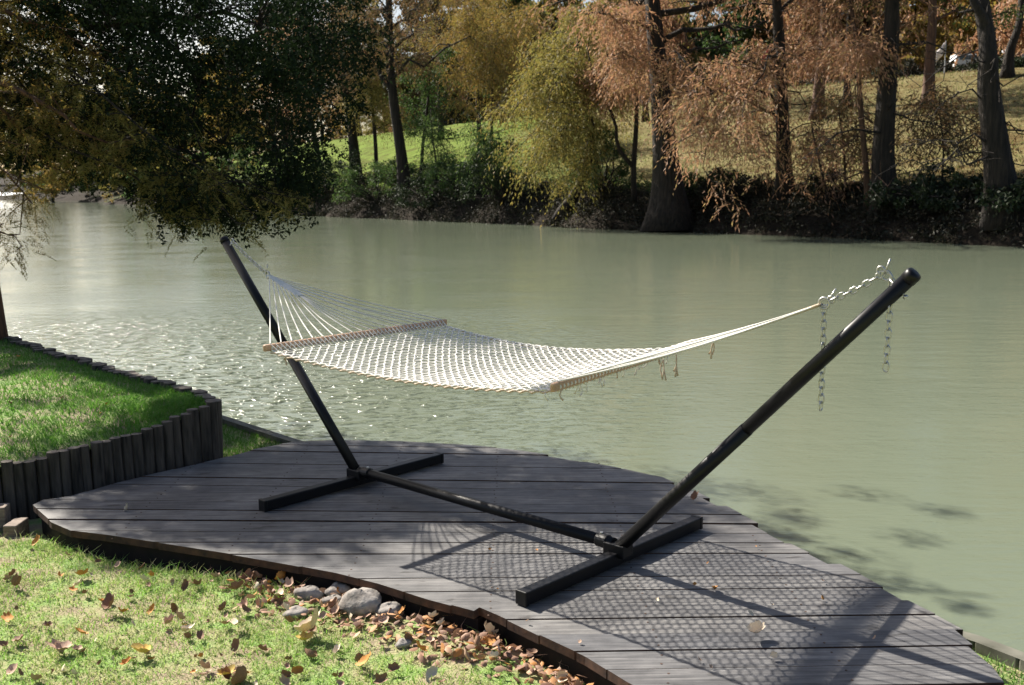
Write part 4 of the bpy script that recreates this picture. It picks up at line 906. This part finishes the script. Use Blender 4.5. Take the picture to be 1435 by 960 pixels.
for tgt, r_ in ((aty(160, 30, 10.5), .07), (aty(330, 130, 10.5), .09), (aty(300, 260, 10), .05), (aty(150, 222, 11), .035), (aty(420, 60, 11), .07), (A3(-3.5, 13, 5), .08), (A3(-5.5, 12.5, 6.5), .08), (A3(-3, 12.5, 6), .07), (aty(60, 100, 11), .05), (aty(250, 60, 11), .04), (aty(385, 200, 10), .035), (aty(225, 180, 10.5), .035), (aty(445, 120, 10.5), .03), (aty(270, 230, 11), .03), (aty(120, -20, 10), .04), (aty(100, 180, 11.5), .04)):
    s0 = oh+A3(0, 0, random.uniform(-1.0, 1.2)) if r_ > .05 else oh-UP*random.uniform(.6, 1.6); B = wiggle(s0, A3(*tgt), 14, .3, .06); limbs.append(B); tm.tube(B, np.linspace(r_, r_*.2, 14), 8, lump=.04)
tm.tube(curve([oh+A3(.1, .1, .8), A3(-8.3, 9.6, 5), A3(-7.8, 7.6, 6), A3(-5.6, 7.7, 6.5), A3(-4.55, 8.3, 6.15), lerp(PLm, END, .45), END, END+A3(.2, 1.5, .8)], 40), np.linspace(.09, .05, 40), 10, lump=.05)
LP = np.concatenate(limbs)
for c_ in cl:
    d2 = ((LP-c_)**2).sum(1); j = int(np.argmin(d2))
    if d2[j] < .8: tm.tube(wiggle(LP[j], c_, 5, .4, .03), np.linspace(.008, .003, 5), 4, cap=False)
tm.build('trunk', 'bark', ok_, smooth=True)
hs = []
for i in range(90):      # loose hanging shoots along the lower and outer edge
    e0 = [(170, 240), (215, 285), (265, 305), (330, 300), (385, 285), (440, 230), (500, 140), (520, 20)]; u_ = rng.uniform(0, 6.99); a0 = e0[int(u_)]; b0 = e0[min(int(u_)+1, 7)]; f_ = u_-int(u_)
    p = aty(lerp(a0[0], b0[0], f_)+rng.normal()*14, lerp(a0[1], b0[1], f_)-12+rng.normal()*12, rng.uniform(9.2, 11)); d = unit(A3(rng.normal()*.5+.25, rng.normal()*.4, -.7)); L_ = rng.uniform(.1, .38)
    for k_ in range(9): hs.append(p+d*L_*k_/8)
hs = np.array(hs)
pjc = proj(cl); vis = (pjc[:, 1] > -80)
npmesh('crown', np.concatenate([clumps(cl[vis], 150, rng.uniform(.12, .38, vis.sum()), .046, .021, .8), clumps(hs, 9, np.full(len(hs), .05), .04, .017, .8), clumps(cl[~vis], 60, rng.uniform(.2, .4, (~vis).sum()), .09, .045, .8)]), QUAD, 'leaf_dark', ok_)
# green cypress tips hanging at the lower edge of the canopy
gt = thing('cypress_tree', A3(-8.0, 11.9, .35), 'cypress with olive green feathery tips drooping to the water above the left post', 'tree')
tm = MB(); g0 = A3(-8.0, 11.9, .35); tree_trunk(tm, curve([g0-UP*.4, g0+A3(.1, 0, 2.2), g0+A3(.2, -.1, 4.2)], 12), .2, .1, 1.4, 12); gs = []
for tgt in (aty(398, 292, 9.0), aty(360, 305, 8.9), aty(330, 312, 9), aty(295, 308, 9.2), aty(425, 275, 9.3), aty(375, 270, 9), aty(240, 290, 9.4), aty(215, 215, 11), aty(440, 235, 11), aty(120, 235, 12), aty(60, 250, 12), aty(30, 200, 12), aty(150, 170, 13), aty(90, 130, 13)):
    B = wiggle(g0+A3(.15, 0, 3+random.uniform(-.4, 1)), A3(*tgt), 12, .3, .06); tm.tube(B, np.linspace(.024, .005, 12), 6)
    for u in np.linspace(.55, 1, 11):
        c_ = pick(B, u); e = c_+unit(rng.normal(size=3)*A3(1, 1, .3))*.3; tm.tube([c_, e], [.007, .003], 4); gs += [c_, e, lerp(c_, e, .5)]
tm.build('trunk', 'bark', gt, smooth=True)
gs = np.array(gs); gs = gs[shade_ok(gs) | (rng.uniform(size=len(gs)) < .5)]
npmesh('crown', sprigs(gs, 4, .2, .05, .009), QUAD, 'leaf_olive', gt)

# ------------------------------------------------------------------ grass
def blades(P, Hh, W, lean=.35):
    n = len(P); D = rng.normal(size=(n, 3))*lean; D[:, 2] = 1; D = unit(D); R = rng.normal(size=(n, 3)); R[:, 2] = 0; R = unit(R)*W
    H_ = np.broadcast_to(Hh, (n,))[:, None]; b2 = rng.normal(size=(n, 3))*.35*H_; b2[:, 2] = -.12*H_[:, 0]
    m1 = P+D*H_*.55; t = P+D*H_+b2
    return np.stack([P-R, P+R, m1+R*.75, m1-R*.75, t+R*.12, t-R*.12], 1)
BL = [(0, 1, 2, 3), (3, 2, 4, 5)]
DPn = [(p[0], p[1]) for p in DP]
FR = np.array([DP[i] for i in range(28, 45)])     # front edge of the deck
def front_y(x):
    o = np.argsort(FR[:, 0]); return np.interp(x, FR[o, 0], FR[o, 1])
k = 230000; P = np.c_[rng.uniform(-3.0, 1.0, k), rng.uniform(2.6, 5.4, k)]
g = ~inpoly(P[:, 0], P[:, 1], DPn) & (P[:, 1] < np.interp(P[:, 0], [-3.6, -2.9, -2.5], [4.85, 5.0, 5.25])) & (P[:, 1] < front_y(P[:, 0])+.02*0)
P = P[g]; dfr = front_y(P[:, 0])-P[:, 1]
pjx = proj(np.c_[P, np.full(len(P), GZ)])
# litter belt: right of px 400 hugging the deck
belt = np.clip((P[:, 0]+1.25)/.5, 0, 1)*np.clip(1-(dfr-.12)/.35, 0, 1)
patch = .55+.45*vnoise(P[:, 0], P[:, 1], 7, 3)
kp = rng.uniform(size=len(P)) < patch*(1-.93*belt)*.9; P = P[kp]; dfr = dfr[kp]
h = rng.uniform(.012, .038, len(P))*(1+1.2*np.exp(-(dfr/.18)**2)*(rng.uniform(size=len(P)) < .3))
tag(npmesh('grass', blades(np.c_[P, GZ+gnoise(P[:, 0], P[:, 1])-.002], h, .002, .7), BL, 'blade'), 'short sunlit patchy lawn grass in the foreground', 'grass', kind='stuff')
# small lawn behind palisade and at right corner
k = 26000; P = np.c_[rng.uniform(-3.2, -1.1, k), rng.uniform(6.2, 8.6, k)]; yy = np.interp(P[:, 0], SWc[:, 0], SWc[:, 1]); bx = np.array(BACK)
byy = np.interp(P[:, 0], bx[::-1, 0], bx[::-1, 1]); g = (P[:, 1] < yy-.045) & (~inpoly(P[:, 0], P[:, 1], DPn)) & (P[:, 1] > byy+.05); Pa = P[g]
P = np.c_[rng.uniform(1.4, 2.4, 9000), rng.uniform(2.4, 4.0, 9000)]; yy = np.interp(P[:, 0], SWc[:, 0], SWc[:, 1]); g = (P[:, 1] < yy-.1) & (~inpoly(P[:, 0], P[:, 1], DPn)); Pb = P[g]
P = np.concatenate([Pa, Pb]); tag(npmesh('verge_grass', blades(np.c_[P, np.full(len(P), GZ)], rng.uniform(.02, .05, len(P)), .0022, .4), BL, 'blade_dark'), 'green grass strip between the deck and the river wall', 'grass', kind='stuff')
k = 60000; uu = rng.uniform(.0, .72, k)**.8; vv = rng.uniform(.01, .99, k); gridV = np.array(V_T := [terr(i/119, j/39) for i in range(120) for j in range(40)]).reshape(120, 40, 3)
fi = uu*119; fj = vv*39; i0 = fi.astype(int).clip(0, 118); j0 = fj.astype(int).clip(0, 38); ti = (fi-i0)[:, None]; tj = (fj-j0)[:, None]
P = (gridV[i0, j0]*(1-ti)+gridV[i0+1, j0]*ti)*(1-tj)+(gridV[i0, j0+1]*(1-ti)+gridV[i0+1, j0+1]*ti)*tj
tag(npmesh('terrace_grass', blades(P-UP*.003, rng.uniform(.02, .05, k)*(1+.5*vnoise(P[:, 0], P[:, 1], 9, 2)), .0028, .55), BL, 'blade_dark'), 'deep green grass on the raised lawn terrace', 'grass', kind='stuff')

# leaf litter belt
k = 9000; P = np.c_[rng.uniform(-1.35, 1.0, k), rng.uniform(2.7, 4.6, k)]; dfr = front_y(P[:, 0])-P[:, 1]
g = (dfr > -.02) & (rng.uniform(size=k) < np.clip(1.1-(np.abs(dfr)/.36)**1.5, 0, 1)*np.clip((P[:, 0]+1.35)/.4, 0, 1)); P = P[g]
def curled(P, size):
    n = len(P); o = rng.uniform(0, 2*PI, n); R = np.c_[np.cos(o), np.sin(o), rng.normal(size=n)*.35]; R = unit(R); S_ = unit(np.cross(R, rng.normal(size=(n, 3))*.5+UP)); Nn = np.cross(R, S_)
    s = np.broadcast_to(size, (n,))[:, None]; cv = rng.uniform(.1, .5, n)[:, None]
    pt = lambda a, b_, c_: P+R*a*s+S_*b_*s+Nn*c_*s*cv
    return np.stack([pt(-.5, 0, .2), pt(-.15, .32, .45), pt(.25, .28, .4), pt(.55, 0, .3), pt(.2, -.3, .5), pt(-.2, -.3, .35), pt(0, 0, -.1)], 1)
CU = [(0, 6, 1), (1, 6, 2), (2, 6, 3), (3, 6, 4), (4, 6, 5), (5, 6, 0)]
tag(npmesh('leaf_litter', curled(np.c_[P, GZ+gnoise(P[:, 0], P[:, 1])+rng.uniform(-.01, .035, len(P))], rng.uniform(.022, .05, len(P))), CU, 'litter'), 'dense drift of brown dead leaves along the front edge of the deck', 'leaf litter', kind='stuff')
# grass straws over the litter
k = 500; P = np.c_[rng.uniform(-1.4, .7, k), rng.uniform(3.0, 4.6, k)]; dfr = front_y(P[:, 0])-P[:, 1]; P = P[(dfr > -.01) & (dfr < .25)]
tag(npmesh('dry_stalks', blades(np.c_[P, np.full(len(P), GZN)], rng.uniform(.04, .12, len(P)), .0014, .9), BL, 'litter'), 'thin dry stalks poking up beside the deck edge', 'grass', kind='stuff')

# individual fallen leaves
def lobed(seed):
    r = random.Random(seed); k = 22; ring = []; la = r.choice([.05, .1, .4, .3]); asp = r.uniform(.22, .42)
    for i in range(k):
        t = 2*PI*i/k; lob = 1-la+la*abs(math.cos(2.5*t))**.8; rr = lob*(1-.25*math.cos(t))*r.uniform(.85, 1.08); ring.append((rr*math.cos(t)*.5, rr*math.sin(t)*asp))
    c1_, c2_ = r.uniform(.9, 2.4), r.uniform(.5, 1.6); V = [(0, 0, .0)]
    for s in (.5, 1):
        for x, y in ring: X_, Y_ = x*s, y*s; V.append((X_, Y_, c1_*Y_*Y_*1.6+c2_*X_*X_*r.uniform(.8, 1.2)))
    F = [(0, 1+i, 1+(i+1) % k) for i in range(k)]+[(1+i, 1+k+i, 1+k+(i+1) % k, 1+(i+1) % k) for i in range(k)]
    me = bpy.data.meshes.new('fallen_leaf'); me.from_pydata(V+[(-.5, 0, .02), (-.75, .03, .04), (-.75, .045, .04)], [], F+[(1+k//2, 2*k+1, 2*k+2, 2*k+3)][:0]); me.update(); return me
cols = {'orange': ((.5, .2, .04), (.62, .3, .07)), 'pale cream': ((.62, .5, .36), (.75, .66, .52)), 'brown': ((.17, .09, .05), (.3, .17, .1)), 'yellow': ((.6, .42, .08), (.66, .5, .16)), 'pinkish tan': ((.4, .25, .17), (.52, .36, .26))}
lm = {}
for cn, (a, b_) in cols.items():
    M['L'+cn] = simple('dry_leaf_'+cn.split()[0], a, b_, 25, .75, .3, .002); lm[cn] = []
    for s in range(5):
        me_ = lobed(hash(cn) % 50+s if False else s*7+len(cn)); me_.materials.append(M['L'+cn]); me_.polygons.foreach_set('use_smooth', [True]*len(me_.polygons)); lm[cn].append(me_)
def leaf(cn, p, size, label, group, tilt=.35):
    o = bpy.data.objects.new('fallen_leaf', random.choice(lm[cn])); COL.objects.link(o); o.location = p; o.scale = (size,)*3
    o.rotation_euler = (random.gauss(0, tilt), random.gauss(0, tilt), random.uniform(0, 6.28)); return tag(o, label, 'leaf', group)
for px, py, cn, sz, lb in [(110, 885, 'orange', .065, 'bright orange leaf alone on the lawn at lower left'), (203, 915, 'yellow', .075, 'yellow leaf standing on edge at the lower middle of the lawn'), (430, 885, 'pale cream', .12, 'large pale curled leaf lying on the lawn below the rocks'), (425, 897, 'yellow', .11, 'yellow underside leaf tucked beneath the large pale curled leaf'), (333, 875, 'pale cream', .06, 'small cream leaf on the lawn left of the large curled leaf'), (315, 945, 'yellow', .09, 'yellow leaf at the bottom edge left of centre'), (345, 950, 'brown', .1, 'brown crumpled leaf at the bottom edge left of centre'), (90, 910, 'pinkish tan', .09, 'pinkish crumpled leaf at lower left of the lawn'), (155, 850, 'brown', .08, 'dark brown curled leaf near the middle of the lawn'), (330, 825, 'brown', .09, 'brown leaf lying in the litter against the deck edge'), (510, 928, 'orange', .08, 'tan orange leaf tented on the lawn at bottom centre'), (20, 820, 'brown', .08, 'brown leaf near the left edge of the lawn'), (10, 865, 'orange', .07, 'orange leaf at the far left of the lawn'), (112, 805, 'orange', .06, 'small orange leaf in the upper lawn'), (50, 760, 'orange', .06, 'orange leaf beside the grey plank'), (590, 910, 'orange', .06, 'vivid orange leaf in the litter belt'), (680, 900, 'orange', .07, 'orange leaf deep in the litter by the deck edge')]:
    p = onz(px, py, GZN+.03); leaf(cn, p, sz*1.05, lb, 'distinct fallen leaves on the lawn', .5)
for i in range(150):
    px, py = random.uniform(0, 640), random.uniform(770, 958); p = onz(px, py, GZN+.018)
    if p[1] > front_y(p[0])-.04: continue
    cn = random.choice(['pale cream', 'brown', 'pinkish tan', 'pinkish tan', 'orange', 'brown']); leaf(cn, p, random.uniform(.02, .062), f'small {cn} dry leaf scattered on the sunlit lawn', f'small {cn} leaves on the lawn', .6)
for i in range(90):
    x = random.uniform(-1.2, .75); y = float(front_y(x))-abs(random.gauss(.12, .1))-.02; cn = random.choice(['brown', 'pinkish tan', 'pale cream', 'orange', 'brown'])
    leaf(cn, (x, y, GZN+random.uniform(.0, .04)), random.uniform(.035, .075), f'{cn} dead leaf heaped in the litter at the deck edge', f'{cn} leaves in the litter belt', .7)
leaf('pale cream', onz(1062, 884, .03), .085, 'large pale curled oak leaf lying on the deck right of the stand', 'distinct fallen leaves on the deck', .25)
leaf('pale cream', onz(1082, 920, .015), .035, 'small cream leaf on the deck below the large curled leaf', 'distinct fallen leaves on the deck')
leaf('pale cream', onz(1053, 861, .015), .03, 'tiny cream leaf just above the large curled leaf on the deck', 'distinct fallen leaves on the deck')
leaf('orange', onz(1003, 825, .012), .035, 'small orange leaf on the deck right of the front foot', 'distinct fallen leaves on the deck')
leaf('brown', onz(974, 699, .02), .06, 'dark reddish leaf at the deck edge behind the right post', 'distinct fallen leaves on the deck')
leaf('pale cream', onz(178, 713, .015), .05, 'pale leaf in the shade near the left tip of the deck', 'distinct fallen leaves on the deck')
for i in range(26):
    px, py = random.uniform(450, 1250), random.uniform(690, 950); p = onz(px, py, .012)
    if inpoly(np.array([p[0]]), np.array([p[1]]), DPn)[0]: leaf(random.choice(['pale cream', 'pinkish tan', 'orange']), p, random.uniform(.01, .022), 'tiny leaf scrap scattered on the deck boards', 'leaf scraps on the deck')
for i in range(26): leaf(random.choice(['brown', 'pinkish tan', 'orange']), A3(*terr(random.uniform(.1, .6), random.uniform(.05, .9)))+UP*.03, random.uniform(.02, .04), 'small dry leaf lying in the green grass of the raised terrace', 'leaves on the terrace', .5)
leaf('orange', A3(*terr(.38, .12))+UP*.04, .05, 'orange leaf caught at the top of the log palisade', 'leaves on the terrace')

# rocks
def rock(px, py, R, label, flat=.62):
    c = onz(px, py, GZN); q = MB(); V = []; nu_, nv_ = 16, 10; ph = random.uniform(0, 9)
    for j in range(nv_+1):
        th = PI*j/nv_
        for i in range(nu_):
            f = 2*PI*i/nu_; d = A3(math.sin(th)*math.cos(f), math.sin(th)*math.sin(f)*.8, math.cos(th)*flat); rr = R*(1+.12*math.sin(3*f+ph)*math.sin(th)+.1*math.sin(2*th*2+ph*2+f)+.04*math.sin(7*f+5*th)); V.append(d*rr+A3(c[0], c[1], GZN+R*flat*.45))
    q.add(V, [(j*nu_+i, j*nu_+(i+1) % nu_, (j+1)*nu_+(i+1) % nu_, (j+1)*nu_+i) for j in range(nv_) for i in range(nu_)])
    return tag(q.build('rock', 'rock', None, smooth=True, origin=(float(c[0]), float(c[1]), GZN+R*flat*.45)), label, 'rock', 'rocks at the deck edge')
rock(507, 856, .088, 'largest rounded grey rock at the deck edge', .7)
rock(474, 833, .055, 'brownish rock behind and left of the largest rock')
rock(433, 836, .062, 'pale flat rock leftmost of the rocks at the deck edge', .5)
rock(468, 846, .05, 'small grey rock between the leftmost and the largest rock', .5)
rock(545, 862, .062, 'grey rock just right of the largest rock', .55)
rock(415, 862, .05, 'low rough rock half hidden by leaves left of the rocks', .45)
rock(565, 905, .03, 'small brown stone lying in the leaf litter', .6)
